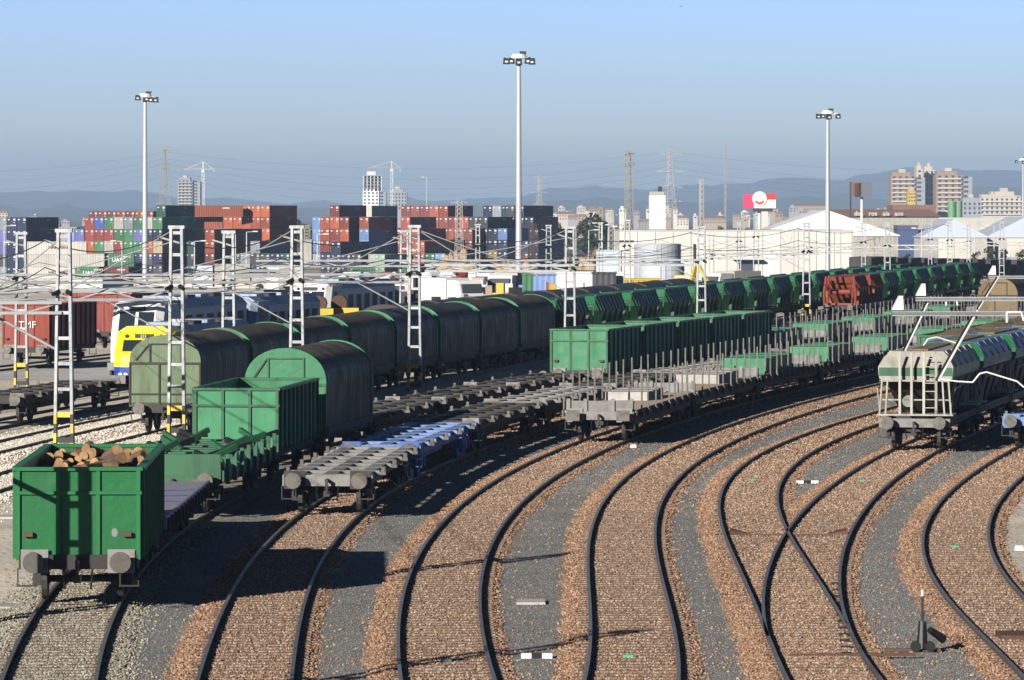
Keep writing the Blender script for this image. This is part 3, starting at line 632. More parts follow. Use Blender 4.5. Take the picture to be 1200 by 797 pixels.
def loco(label, group, L=20.0, zt=4.1, W=2.86, upper=None, lower=None, side=None, roof=None, low_z=1.9, number=True):
    t = thing('diesel_locomotive', label, 'locomotive', group); y = L/2-0.6; x = W/2
    upper = upper or m_white; lower = lower or m_locoblue; side = side or m_slate; roof = roof or m_slate
    c = 0.35
    def section(zz): return zz
    # body: octagon in plan at each end, cab leaning back above the nose
    def slab(name, m, z0, z1, y0, y1):     # y0/y1: nose position at bottom and top
        vs = []
        for z, yy in ((z0, y0), (z1, y1)):
            vs += [(-x, -yy+c, z), (-x+c, -yy, z), (x-c, -yy, z), (x, -yy+c, z), (x, -yy+3.2, z), (-x, -yy+3.2, z)]
        n = 6
        return MB().add(vs, [(i, (i+1) % n, n+(i+1) % n, n+i) for i in range(n)] + [tuple(range(n-1,-1,-1)), tuple(range(n, 2*n))]).build(name, m, t)
    slab('nose', lower, 1.0, low_z, y, y)
    slab('lower_cab_front', upper, low_z+.002, low_z+0.55, y, y-0.05)
    up = slab('cab', upper, low_z+0.552, zt-0.25, y-0.05, y-0.75)
    MB().prism_y([(-x+.1, zt-.25), (x-.1, zt-.25), (x-.5, zt), (-x+.5, zt)], -y+0.76, -y+3.0).build('cab_roof', upper, t)
    z0, z1 = low_z+0.72, zt-0.62
    f = lambda z: -(y-0.05) + 0.70*(z-(low_z+.55))/(zt-.25-(low_z+.55))
    for a, b_ in ((-x+.42, -0.08), (0.08, x-.42)):
        MB().add([(a, f(z0)-.02, z0), (b_, f(z0)-.02, z0), (b_, f(z1)-.02, z1), (a, f(z1)-.02, z1), (a, f(z0)+.03, z0), (b_, f(z0)+.03, z0), (b_, f(z1)+.03, z1), (a, f(z1)+.03, z1)],
                 [(0,1,2,3),(7,6,5,4),(0,4,5,1),(1,5,6,2),(2,6,7,3),(3,7,4,0)]).build('windscreen', m_glass, t)
    zz = zt-0.45
    box_part('number_display', m_black, t, -0.42, 0.42, f(zz)-.06, f(zz)+.06, zz-.12, zz+.1)
    for s in (-1, 1):
        for q in (0.72, 0.98): MB().tube((s*q, -y-.04, low_z-0.35), (s*q, -y+.02, low_z-0.35), 0.1, 0.1, 10).build('headlight', m_white, t)
        MB().tube((s*0.8, f(zz)-.07, zz), (s*0.8, f(zz)+.05, zz), 0.09, 0.09, 10).build('headlight', m_glass, t)
        box_part('buffer_pad', m_greysteel, t, s*.95-.32, s*.95+.32, -y-.45, -y-.02, 0.86, 1.24)
        box_part('side_window', m_glass, t, min(s*(x-.02), s*(x+.012)), max(s*(x-.02), s*(x+.012)), -y+1.5, -y+2.4, low_z+.75, zt-.65)
    box_part('side_body', side, t, -x+.03, x-.03, -y+3.2, y, 1.0, zt-.5)
    MB().prism_y([(-x+.03, zt-.49), (x-.03, zt-.49), (x-.45, zt-.05), (-x+.45, zt-.05)], -y+3.2, y).build('roof', roof, t)
    box_part('cant_rail', m_white, t, -x-.02, x+.02, -y+3.3, y-.1, zt-.62, zt-.51)
    for i, q in enumerate((-4, -1, 2, 5)): box_part('roof_vent', m_steel if i % 2 else roof, t, -0.8, 0.8, q-0.9, q+0.9, zt-.05, zt+0.1)
    for i, q in enumerate(np.linspace(-3.5, y-1.5, 6)): 
        for s in (-1, 1): box_part('side_grille', m_steel, t, min(s*(x-.04), s*(x-.02)), max(s*(x-.04), s*(x-.02)), q-.7, q+.7, 2.2, zt-.9)
    sole(t, L, m_steel, 0.6, 0.99); bogie(t, -L/2+3.8); bogie(t, L/2-3.8)
    box_part('fuel_tank', m_steel, t, -1.2, 1.2, -3, 3, 0.3, 0.95)
    return t
# ------------------------------------------------------------------ catenary masts, portal beams, lighting towers
def lattice_mast(label, x, y, top, wb=0.62, wt=0.40, rz=0.0, stripes=True, group='white lattice catenary masts', m=None, dep=0.22):
    m = m or m_mast
    t = thing('catenary_mast', label, 'mast', group, (x, y, gz(y)), rz)
    hw = lambda z: (wb + (wt-wb)*z/top)/2
    zs = 1.4 if stripes else 0
    for s in (-1, 1):
        a = MB(); a.bar((s*hw(zs), 0, zs), (s*hw(top), 0, top), 0.105, dep, up=(0,1,0)); a.build('leg', m, t)
        if stripes:
            for i in range(4):
                z0 = i*zs/4; z1 = (i+1)*zs/4
                MB().bar((s*hw(z0), 0, z0), (s*hw(z1), 0, z1), 0.11, dep+.01, up=(0,1,0)).build('warning_band', m_yellow if (i + (s > 0)) % 2 else m_black, t)
    n = int(top/0.82)
    for i in range(n):
        z = 0.45 + (top-0.6)*i/(n-1); h = 0.06 if z > 1.4 or not stripes else 0.10
        box_part('batten', m if (z > 1.4 or not stripes) else (m_yellow if i % 2 else m_black), t, -hw(z)+.04, hw(z)-.04, -0.06, 0.06, z-h, z+h)
    box_part('footing', m_concrete, t, -0.55, 0.55, -0.45, 0.45, -0.1, 0.12)
    box_part('cap', m, t, -0.32, 0.32, -0.09, 0.09, top, top+0.13)
    MB().tube((0.12, 0, top-.55), (-0.75, 0, top-.3), 0.045).build('insulator_arm', m, t)
    for q in (-0.16, 0.16): MB().tube((q, -0.1, top*0.73), (q*2.2, -.35, top*0.73-0.1), 0.1, 0.07, 8).build('insulator', m_black, t)
    return t
def portal(label, a, b, h=0.38, w=0.3, chord=0.055, braces=True, m=None, group='white portal beams over the tracks'):
    m = m or m_mast
    t = thing('portal_beam', label, 'overhead beam', group, tuple(a)); d = Vector(b) - Vector(a); Ln = d.length; u = d.normalized()
    up = Vector((0,0,1))
    for z in (0, h):
        c = MB(); c.bar(up*z, d + up*z, w, chord*2); c.build('chord', m, t)
    if braces:
        n = max(2, int(Ln/1.1)); me = None
        for i in range(n):
            p = u*(Ln*i/n); q = u*(Ln*(i+1)/n)
            z0, z1 = (0, h) if i % 2 == 0 else (h, 0)
            MB().bar(p + up*z0, q + up*z1, 0.055, 0.055).build('brace', m, t)
    return t
def wire(label, pts, r=0.02, sag=0.0, n=12, m=None, group='overhead wires'):
    b = MB(); out = []
    for a, c in zip(pts[:-1], pts[1:]):
        a = Vector(a); c = Vector(c)
        for i in range(n): 
            f = i/n; p = a.lerp(c, f); p.z -= sag*4*f*(1-f); out.append(p)
    out.append(Vector(pts[-1])); b.path(out, r, 4)
    o = b.build('overhead_wire', m or m_wire, None); return tag(o, label, 'wire', group)
m_wire = mat('grey_wire', (0.33, 0.32, 0.31), 0.5, metal=0.4)
m_pole = mat('light_tower_steel', (0.50, 0.51, 0.51), 0.45, metal=0.2, dirt=(0.40, 0.40, 0.39), amt=0.3, scale=0.4)
def light_tower(label, px, Y, ytop, heads, r0=0.42, r1=0.25):
    x = X_at(px, Y); zg = gz(Y); top = H - (ytop-HZ)*Y/F
    t = thing('lighting_tower', label, 'light mast', 'tall floodlight towers', (x, Y, zg)); hh = top-zg
    MB().tube((0,0,0), (0,0,hh-1.6), r0, r1, 14).build('pole', m_pole, t, smooth=False)
    MB().tube((0,0,hh-1.6), (0,0,hh-0.9), 0.3, 0.3, 10).build('collar', m_black, t)
    MB().tube((0,0,hh-.9), (0,0,hh-.35), 1.15, 0.75, 16).build('head_frame', m_white, t); box_part('winch_box', m_steel, t, 0.1, 0.9, -.4, .4, hh-.35, hh-.02)
    for i, (dx, dz) in enumerate(heads):
        a = MB().bar((dx*0.5, -0.3, hh-.8), (dx, -0.5, hh-0.9+dz), 0.16); a.build('arm', m_white, t)
        f = MB().add([(dx-.42, -1.0, hh-1.5+dz), (dx+.42, -1.0, hh-1.5+dz), (dx+.42, -.2, hh-1.6+dz), (dx-.42, -.2, hh-1.6+dz), (dx-.36, -.95, hh-.95+dz), (dx+.36, -.95, hh-.95+dz), (dx+.36, -.3, hh-.8+dz), (dx-.36, -.3, hh-.8+dz)],
             [(0,3,2,1),(4,5,6,7),(0,1,5,4),(1,2,6,5),(2,3,7,6),(3,0,4,7)]).build('floodlight', m_black, t)
        box_part('lamp_glass', m_white, f, dx-.16, dx+.16, -1.02, -1.0, hh-1.4+dz, hh-1.2+dz)
    return t
# ------------------------------------------------------------------ near tracks: T1
kw = 'wagons on the long left-hand freight train'
g_open = 'green open goods wagons with ribbed walls'
log_w = open_wagon('bright green open wagon heaped with cut logs, nearest of the train', g_open, L=11.6)
Yn = on_track(log_w, 'T1', 104.6, 11.6)
# the logs
MB().prism_y([(0.07*math.cos(a_)+.80, 0.10*math.sin(a_)+1.60) for a_ in np.linspace(0, 6.0, 12)], -11.6/2+.494, -11.6/2+.4995).build('label_patch', m_greysteel, log_w)
lm = Matrix.Translation(log_w.location) @ log_w.rotation_euler.to_matrix().to_4x4()
logmeshes = []
for i in range(8):
    r = 0.078 + 0.0075*i; Ln = 1.1 + 0.12*i; b = MB(); b.cur = 0; n = 12; vs = []
    for yy in (-Ln/2, 0, Ln/2):
        for j in range(n):
            a = 2*math.pi*j/n; q = r*(1 + 0.03*math.sin(3*a+i) + 0.03*math.sin(j*2.3+yy*3)); vs.append((q*math.cos(a), yy, q*math.sin(a)))
    b.add(vs, [(k*n+j, k*n+(j+1) % n, (k+1)*n+(j+1) % n, (k+1)*n+j) for k in range(2) for j in range(n)]); b.cur = 1; b.add(vs[:n], [tuple(range(n-1,-1,-1))]); b.add(vs[2*n:], [tuple(range(n))])
    me = b.mesh('log'); me.materials.append(m_bark); me.materials.append(m_cut); me.polygons.foreach_set('material_index', b.m); bmfix(me); logmeshes.append(me)
for i in range(298):
    fy = ((i*0.618034) % 1.0); yy = -4.4 + 9.4*fy; xx = (rnd.random()-.5)*2.35; top = 2.46 + 0.34*fy - 0.12*abs(xx) + 0.10*nz(xx*2, yy) + rnd.gauss(0, .05)
    o = put('log', logmeshes[i % 8]); zz = top - (0 if i % 3 else 0.22)
    ang = rnd.gauss(0, .5) if abs(xx) < .55 else rnd.gauss(0, .13)
    if i % 5 == 0 and abs(xx) < .3: ang = rnd.gauss(1.4, .25)
    xx = max(-1.16, min(1.16, xx))
    o.matrix_basis = lm @ Matrix.Translation((xx, yy, zz)) @ Matrix.Rotation(ang, 4, 'Z') @ Matrix.Rotation(rnd.gauss(-0.06, 0.16), 4, 'X') @ Matrix.Rotation(rnd.random()*6, 4, 'Y')
    tag(o, 'short cut log with pale sawn ends in the heap on the green wagon', 'log', 'logs heaped in the green wagon')
# wagon 2: flat with a grey deck
def deck_wagon(label, L):
    t = thing('flat_wagon', label, 'railway wagon', kw); y = L/2-.5
    sole(t, L); ends(t, L, m_steel); bogie(t, -L/2+2.3); bogie(t, L/2-2.3)
    box_part('deck', m_deck, t, -1.38, 1.38, -y, y, 1.08, 1.18)
    for i in range(int(2*y/0.45)):
        q = -y+0.2+i*0.45
    for s in (-1, 1):
        sd = box_part('side_sill', m_slate, t, min(s*1.385, s*1.45), max(s*1.385, s*1.45), -y, y, 0.88, 1.21)
        for q in np.linspace(-y+.4, y-.4, 14): box_part('stake_pocket', m_steel, sd, min(s*1.452, s*1.53), max(s*1.452, s*1.53), q-.07, q+.07, 0.8, 1.17)
    for q in (-2.0, 0.5, 3.0): MB().bar((-1.3, q, 1.19), (1.3, q+.7, 1.19), 0.05, 0.02).build('lashing_strap', m_locoblue, t)
    return t
Yn2 = on_track(deck_wagon('low flat wagon with bare grey deck behind the log wagon', 17.0), 'T1', Yn, 17.0)
# wagon 3: low green wagon with bolsters and folded stakes
def bolster_wagon(label, L):
    t = thing('bolster_wagon', label, 'railway wagon', kw); y = L/2-.5
    sole(t, L); ends(t, L, m_green_dk); bogie(t, -L/2+2.3); bogie(t, L/2-2.3)
    box_part('deck', m_green_dk, t, -1.38, 1.38, -y, y, 1.06, 1.2)
    box_part('end_flap', m_green_dk, t, -1.36, 1.36, -y-.06, -y-.002, 1.0, 1.72)
    for i, q in enumerate(np.linspace(-y+.5, y-.4, 11)):
        c = MB(); c.add([(-1.3,q-.32,1.2),(1.3,q-.32,1.2),(1.3,q+.32,1.2),(-1.3,q+.32,1.2),(-1.2,q-.2,1.5),(1.2,q-.2,1.5),(1.2,q+.2,1.5),(-1.2,q+.2,1.5)],[(0,3,2,1),(4,5,6,7),(0,1,5,4),(1,2,6,5),(2,3,7,6),(3,0,4,7)])
        bl = c.build('bolster', m_green_dk, t)
        for s in (-1, 1):
            xx = s*(1.1 - 0.25*(i % 3)); MB().bar((xx, q-.2, 1.5), (xx + (0.7*s if i % 3 else -.6*s), q+.5, 1.72 + .12*(i % 2)), 0.12, 0.16).build('folded_stake', m_green_dk if i % 2 else m_black, t)
    for s in (-1, 1): 
        box_part('side_sill', m_green_dk, t, min(s*1.385, s*1.45), max(s*1.385, s*1.45), -y, y, 0.9, 1.25)
        for q in np.linspace(-y+.5, y-.5, 8): box_part('stake_pocket', m_green_dk, t, min(s*1.452, s*1.56), max(s*1.452, s*1.56), q-.1, q+.1, 0.85, 1.7)
    return t
Yn3 = on_track(bolster_wagon('low green bolster wagon with folded stakes in front of the mint open wagon', 15.0), 'T1', 136.5, 15.0)
w2 = open_wagon('faded green empty open wagon between bolster wagon and round-topped wagon', g_open, L=10.6, paint=m_mint, rib=m_green_dk)
Y4 = on_track(w2, 'T1', 152.2, 10.6)
w3 = tarp_wagon('mint green ended wagon with dark rounded tarpaulin behind the empty open wagon', 'round topped tarpaulin coil wagons', L=12.0, end=m_mint, hood=m_tarp)
Y5 = on_track(w3, 'T1', 163.6, 12.0)
sk0 = None; Y = Y5 + 0.3
for i in range(3):
    L = 16.6; lab = f'dark low container flat wagon, {ORD[i]} after the round-topped mint wagon'
    s_ = skeleton_wagon(lab, 'empty skeletal container wagons', L, m_steel, m_greysteel) if i < 2 else dup(sk0)
    sk0 = sk0 or s_; tag(s_, lab); Y = on_track(s_, 'T1', Y, L)
g0 = open_wagon('faded green open wagon with lit end behind the dark flat wagons', 'faded green open wagons in a row', L=9.0, paint=m_mint, rib=m_green_dk, hgt=3.05, W=2.8)
Y = on_track(g0, 'T1', 228.0, 9.0)
for i in range(4):
    c = dup(g0); tag(c, f'faded green open wagon with dark side, {ORD[i+1]} in the mid-yard row'); Y = on_track(c, 'T1', Y, 9.0)
def bundle(label, m, k, Yc, dx, z, L, W, h, group, straps=5):
    t = thing('strapped_load', label, 'load', group)
    on_track(t, k, Yc-L/2, L); t.location.z += z; d = tdir(k, Yc); t.location.x += d.y*dx; t.location.y -= d.x*dx
    n = straps
    for i in range(n):
        q = -L/2 + L*i/n; box_part('bundle', m, t, -W/2, W/2, q+.05, q+L/n-.05, 0, h*(0.94+.06*((i*7) % 3)/2))
    return t
stan0 = None
for i in range(5):
    lab = f'flat stanchion wagon with strapped green bundles, {ORD[i]} behind the green open wagons'
    if stan0 is None: s_ = stan0 = stanchion_wagon(lab, 'stanchion wagons with green loads', 18.0, m_deck, m_greysteel, 9)
    else: s_ = tag(dup(stan0), lab)
    Ys = Y; Y = on_track(s_, 'T1', Y, 18.0)
    bundle(f'mint green strapped bundles on the {ORD[i]} rear stanchion wagon', m_mint, 'T1', Ys+6.5, 0, 1.14, 9.0, 2.2, 0.8, 'green strapped bundles on stanchion wagons', 7)
# ------------------------------------------------------------------ T2: container flats, then brown tarpaulin wagons far up the line
s1 = skeleton_wagon('grey empty skeletal container wagon leading the centre train', 'empty skeletal container wagons', 17.6, m_greysteel, m_steel)
Y = on_track(s1, 'T2', 136.6, 17.6)
s2 = skeleton_wagon('blue empty skeletal container wagon behind the grey one', 'empty skeletal container wagons', 18.0, m_paleblue, m_blue)
redo_mat(s2, m_steel, m_blue)
Y = on_track(s2, 'T2', Y, 18.0)
for i in range(6):
    lab = f'grimy skeletal container wagon, {ORD[i]} behind the blue one'
    s_ = skeleton_wagon(lab, 'empty skeletal container wagons', 18.0, m_steel if i % 2 == 0 else m_greysteel, m_greysteel) if i < 2 else tag(dup(sk2[i % 2]), lab)
    if i == 0: sk2 = []
    if i < 2: sk2.append(s_)
    Y = on_track(s_, 'T2', Y, 18.0)
tb = tarp_wagon('ochre ended round-topped wagon far up the centre line', 'round topped tarpaulin coil wagons', 12.0, m_ochre, m_tarp)
Y = on_track(tb, 'T2', 342, 12.0)
for i in range(3):
    c = tag(dup(tb), f'dark round-topped wagon, {ORD[i]} behind the ochre-ended one'); Y = on_track(c, 'T2', Y, 12.0)
# ------------------------------------------------------------------ T3: stanchion flats
st1 = stanchion_wagon('grey stanchion flat wagon with tan timber deck leading its train', 'stanchion flat wagons in the middle train', 19.6, m_tan, m_greysteel, 9)
Y = Y0 = on_track(st1, 'T3', 180.5, 19.6)
bundle('low pale grey stack on the leading tan stanchion wagon', m_stack, 'T3', 193.5, -0.3, 1.14, 5.0, 1.7, 0.36, 'pale loads on stanchion wagons', 3)
for i in range(8):
    lab = f'stanchion flat wagon with thin grey posts, {ORD[i]} behind the leading one'
    if i == 1: st2 = stanchion_wagon(lab, 'stanchion flat wagons in the middle train', 19.6, m_deck, m_greysteel, 11)
    s_ = tag(dup(st1), lab) if i == 0 else (st2 if i == 1 else tag(dup(st2), lab))
    Ys = Y; Y = on_track(s_, 'T3', Y, 19.6)
    if i == 0: bundle('pale grey stack on the second stanchion wagon', m_stack, 'T3', Ys+13, 0, 1.14, 6, 1.9, 0.42, 'pale loads on stanchion wagons', 3)
    elif i < 6:
        for j in range(1 if i < 5 else 1): bundle(f'mint strapped bundles piled on the {ORD[i+1]} wagon of the stanchion train', m_mint, 'T3', Ys+8.5, 0, 1.14, 8.5, 2.1, 0.75, 'green strapped bundles on stanchion wagons', 5)
cw = tarp_wagon('pale cream ended round-topped wagon at the right edge', 'round topped tarpaulin coil wagons', 12.0, m_cream, m_tarp)
on_track(cw, 'T3', 362, 12.0)
# ------------------------------------------------------------------ T5, T6, T7 trains
gh = grain_hopper('cream and green hopper wagon with end ladders, nearest on the right', 'hopper wagons on the right', 12.5)
Y = on_track(gh, 'T6', 174.2, 12.5)
gh2 = grain_hopper('green hopper wagon behind the cream one', 'hopper wagons on the right', 12.5, m_slate, m_cream, m_green)  # side shade put into the slate body colour; lit ends get green panels
Y = on_track(gh2, 'T6', Y, 12.5)
for i in range(2):
    c = tag(dup(gh2), f'green hopper wagon, {ORD[i+2]} in the right-hand hopper train'); Y = on_track(c, 'T6', Y, 12.5)
def sand_load(label, k, Yc, L, W, z):
    n, k2 = 14, 6; vs = []
    for i in range(n+1):
        for j in range(k2+1):
            u, v = i/n, j/k2; e = math.sin(math.pi*v)*min(1, 4*u, 4*(1-u)); vs.append((-W/2+W*v, -L/2+L*u, e*(.32+.2*mnoise.noise(Vector((u*7, v*3, Yc))))))
    me = bpy.data.meshes.new('sand_load'); me.from_pydata(vs, [], [(i*(k2+1)+j, i*(k2+1)+j+1, (i+1)*(k2+1)+j+1, (i+1)*(k2+1)+j) for i in range(n) for j in range(k2)]); me.materials.append(m_ochre)
    o = put('sand_load', me); on_track(o, k, Yc-L/2, L); o.location.z += z; return tag(o, label, 'load', 'ochre loads in open wagons')
oc0 = None; Y = 224
for i in range(4):
    lab = f'dark green open wagon with ochre load, {ORD[i]} beyond the right-hand hopper wagons'
    if oc0 is None: oc0 = o = open_wagon(lab, 'open wagons with ochre loads', 12.0, m_green_dk, m_green_dk, 2.85)
    else: o = tag(dup(oc0), lab)
    Yp = Y; Y = on_track(o, 'T5', Y, 12.0); sand_load(f'ochre sand load in the {ORD[i]} dark green wagon', 'T5', (Yp+Y)/2, 10.6, 2.5, 2.75)
s7 = skeleton_wagon('pale blue flat wagon with round buffers cut off by the right edge', 'empty skeletal container wagons', 18.0, m_paleblue, m_paleblue)
on_track(s7, 'T7', 175.5, 18.0)
# ------------------------------------------------------------------ T0: round-topped train, then green hoppers
t0 = tarp_wagon('olive ended round-topped wagon leading the dark tarpaulin train', 'round topped tarpaulin coil wagons', 12.2, m_olive, m_tarp, zt=3.85)
Y = on_track(t0, 'T0', 187.0, 12.2)
tA = tarp_wagon('', 'round topped tarpaulin coil wagons', 12.2, m_mint, m_tarp, zt=3.85)
tB = None
for i in range(7):
    lab = f'dark tarpaulin wagon with {"blue-black" if i in (3, 4) else "brown-black"} hood, {ORD[i+1]} in the rounded train'
    if i == 0: s_ = tA
    elif i == 3: s_ = tB = tarp_wagon('', 'round topped tarpaulin coil wagons', 12.2, m_mint, m_tarpblue, zt=3.85)
    else: s_ = dup(tB if i == 4 else tA)
    tag(s_, lab); Y = on_track(s_, 'T0', Y, 12.2)
h0 = green_hopper('dark green hopper wagon with sloping end behind the tarpaulin train', 'dark green hopper wagons')
Y = on_track(h0, 'T0', Y, 14.0)
for i in range(14):
    c = tag(dup(h0), f'dark green hopper wagon with pale sloping end, {ORD[i+1]} in the far row'); Y = on_track(c, 'T0', Y, 14.0)
tC = None; Y = 262
for i in range(9):
    lab = f'low dark hooded wagon, {ORD[i]} in the row half hidden behind the rounded train'
    if tC is None: tC = s_ = tarp_wagon(lab, 'low dark hooded wagons', 12.2, m_steel, m_tarpblue, zt=3.62)
    else: s_ = tag(dup(tC), lab)
    Y = on_track(s_, ('T0', -4.4), Y, 12.2)
rh = green_hopper('rust red hopper wagon with open framed end beside the green hoppers', 'rust red hopper wagons', 12.0, m_brickred, m_brickred, m_brickred, m_brickred)
for s in (-1, 1): MB().tube((s*1.25, -5.0, 1.15), (s*1.3, -5.0, 2.1), 0.11).tube((s*1.3, -5.0, 2.1), (s*1.12, -4.9, 3.45), 0.11).build('end_frame', m_brickred, rh)
MB().tube((-.8, -4.7, 2.2), (.8, -4.7, 2.2), 0.2, 0.2, 10).build('air_reservoir', m_brickred, rh); box_part('end_rail', m_brickred, rh, -1.3, 1.3, -5.1, -4.95, 1.14, 1.28)
Y = on_track(rh, ('T0', 5.3), 389, 12.0)
for i in range(1):
    c = tag(dup(rh), f'rust red hopper wagon, {ORD[i+1]} of the red row'); Y = on_track(c, ('T0', 5.3), Y, 11.0)
for i in range(7):
    c = tag(dup(h0), f'dark green hopper wagon, {ORD[i]} behind the red hoppers'); Y = on_track(c, ('T0', 5.3), Y, 14.0)
# ------------------------------------------------------------------ left sidings: flat wagon, locomotives, red wagons
fl = skeleton_wagon('dark low flat wagon standing in front of the yellow locomotive', 'empty skeletal container wagons', 19.0, m_steel, m_greysteel)
Y = on_track(fl, ('T0', -8.6), 196, 19.0)
ly = loco('yellow and blue diesel locomotive with sloping windscreen beside olive wagon', 'locomotives in the left sidings', 20.0, 3.45, 2.7, m_locoyel, m_locoblue, m_locoblue, m_locoroof, 1.6)
Y = on_track(ly, ('T0', -7.1), 217.5, 20.0)
text_mesh('333', 0.2, m_white, ly, (0, -9.0, 3.0), name='number')
lw = loco('white fronted locomotive with grey-blue roof behind the yellow one', 'locomotives in the left sidings', 21.0, 4.35, 2.6, m_white, m_white, m_white, m_locoroof, 1.9)
Y = on_track(lw, ('T0', -11.6), 236, 21.0)
lb = loco('grey-blue locomotive beyond the white fronted one', 'locomotives in the left sidings', 18.0, 4.1, 2.95, m_locoroof, m_locoroof, m_white, m_locoroof, 1.9)
Y = on_track(lb, ('T0', -11.9), Y+1, 18.0)
lw2 = tag(dup(lw), 'white locomotive with side cab window behind the tarpaulin train'); on_track(lw2, ('T0', -16.5), 298, 21.0)
rw = open_wagon('red open wagon with white lettering in the far left siding', 'red open wagons at the left', 11.0, m_red, m_red, 3.5)
text_mesh('TMF', 0.55, m_white, rw, (0.1, -5.08, 2.35), name='lettering')
Y = on_track(rw, ('T0', -25.4), 268, 11.0)
def no_letters(r):
    for ch in [x for x in bpy.data.objects if x.parent == r and x.name.startswith('lettering')]: bpy.data.objects.remove(ch)
rw3 = tag(dup(rw), 'red open wagon with white covered load behind the lettered one'); on_track(rw3, ('T0', -37.0), 322, 11.0)
bundle('white tarpaulined load on the red wagon behind the lettered one', m_white, ('T0', -37.0), 327.5, 0, 3.0, 8.0, 2.3, 1.2, 'white covered loads on red wagons', 1)
no_letters(rw3)
rw2 = tag(dup(rw), 'red ribbed wagon beside the white fronted locomotive'); on_track(rw2, ('T0', -30.0), 303, 11.0)
no_letters(rw2)
bundle('white load heaped on the red ribbed wagon', m_white, ('T0', -30.0), 308.5, 0, 3.0, 8.0, 2.3, 0.9, 'white covered loads on red wagons', 1)
# ------------------------------------------------------------------ masts between the left and middle trains
MK = {}
def mast_px(key, label, px, Y, top, **kw_):
    x = X_at(px, Y); MK[key] = (x, Y, top); return lattice_mast(label, x, Y, top, rz=-0.15, **kw_)
mast_px('m1', 'white lattice mast beside the red wagons at the far left', 25, 235, 7.75)
mast_px('m2', 'tall white lattice mast with yellow striped foot above the log wagon', 75, 176, 8.1, wb=0.66, wt=0.42)
mast_px('m3', 'white lattice mast in front of the olive round-topped wagon', 207, 184, 8.2, wb=0.62, wt=0.42)
mast_px('m4', 'white lattice mast in front of the grey-blue locomotive roof', 268, 214, 7.9)
mast_px('m5', 'white lattice mast rising behind the mint round-topped wagon', 348, 205, 8.15)
mast_px('m6', 'white lattice mast with striped foot in front of blue-black hoods', 486, 232, 8.1)
mast_px('m6b', 'thin white lattice mast close beside the striped foot mast', 474, 300, 7.6)
mast_px('m7', 'white lattice mast above the lit end of the green open wagons', 668, 262, 7.95)
mast_px('m8', 'white lattice mast in front of the dark green hoppers', 822, 310, 7.85)
mast_px('m9', 'white lattice mast with yellow striped foot left of the red hopper', 945, 386, 7.9)
mast_px('m10', 'white lattice mast with striped foot right of the red hopper', 1040, 462, 7.8)
mast_px('m11', 'distant white lattice mast above the ochre round-topped wagon', 1113, 560, 7.8, stripes=False)
mast_px('m12', 'distant white lattice mast before the grey tents', 1174, 620, 7.9, stripes=False)
mast_px('m13', 'slim white lattice mast behind the green open wagons', 735, 430, 8.1, stripes=False)
mast_px('m14', 'slim white lattice mast beside the navy containers', 643, 480, 7.5, stripes=False)
mast_px('m15', 'pair mast of slim lattice before the white warehouse', 886, 520, 8.6, stripes=False)
for n_, (px_, Y_) in enumerate(((1090, 600), (1135, 640), (1012, 540), (866, 560), (704, 560), (560, 480))):
    mast_px(f'f{n_}', f'small distant catenary mast, {ORD[n_]} of those before the sheds', px_, Y_, 7.6, stripes=False, wb=0.45, wt=0.35)
# two masts standing just outside the frame whose shadows cross the log wagon and the front tracks
lattice_mast('lattice mast beside the log wagon outside the frame', -12.0, 101.2, 8.3, wb=0.52, wt=0.42, rz=0.0, dep=0.33)
tag(MB().bar((-12.2, 101.2, 3.85), (-15.4, 101.2, 5.4), 0.12).build('stay_rod', m_mast), 'stay rod of the mast beside the log wagon outside the frame', 'stay rod', 'knee braces under the portal beams')
lattice_mast('lattice mast at the near left outside the frame', -10.7, 78.0, 8.3, wb=0.62, wt=0.42, rz=0.0)
lattice_mast('lattice mast carrying the near right portal outside the frame', 15.2, 110.4, 8.2)
# portal beams
def beam_px(label, pa, pb, Y, y, dY=0.0, **k_): 
    a = P(pa, y, Y); b = P(pb, y, Y+dY); b.z = a.z; return portal(label, a - Vector((0,0,.19)), b - Vector((0,0,.19)), **k_)
beam_px('portal beam reaching left from the striped mast over the sidings', -60, 72, 175.4, 361, 0.6)
beam_px('portal beam reaching left from the mast by the olive wagon', -60, 200, 184.6, 346, 1.2)
beam_px('portal beam above the red wagons reaching to the mast behind', -60, 344, 205.6, 337, 3.0)
beam_px('thin portal beam linking two masts before the containers', 268, 345, 205.7, 319, 1.0, h=0.25)
beam_px('portal beam over the locomotives reaching the blue-hood mast', -60, 482, 232.6, 327, 3.0)
beam_px('portal beam from the blue-hood mast across to the next mast', 490, 668, 232.4, 313, -0.8, h=0.28)
beam_px('portal beam left of the mast by the green wagons', 300, 664, 262.6, 308, 2.0, h=0.3)
beam_px('portal beam before the silver tanks', 672, 822, 262.4, 306.5, -0.8, h=0.28)
beam_px('portal beam between the hopper masts', 822, 945, 311, 300, -1, h=0.3)
beam_px('portal beam linking the masts either side of the red hopper', 945, 1042, 386.5, 293.5, -1, h=0.45)
beam_px('distant portal beam before the white sheds', 1042, 1130, 462, 290, -2, h=0.4)
beam_px('distant portal beam crossing before the grey tents', 1090, 1210, 560, 286, -2, h=0.4)
beam_px('distant portal beam before the warehouse door', 866, 960, 520, 296, -2, h=0.4)
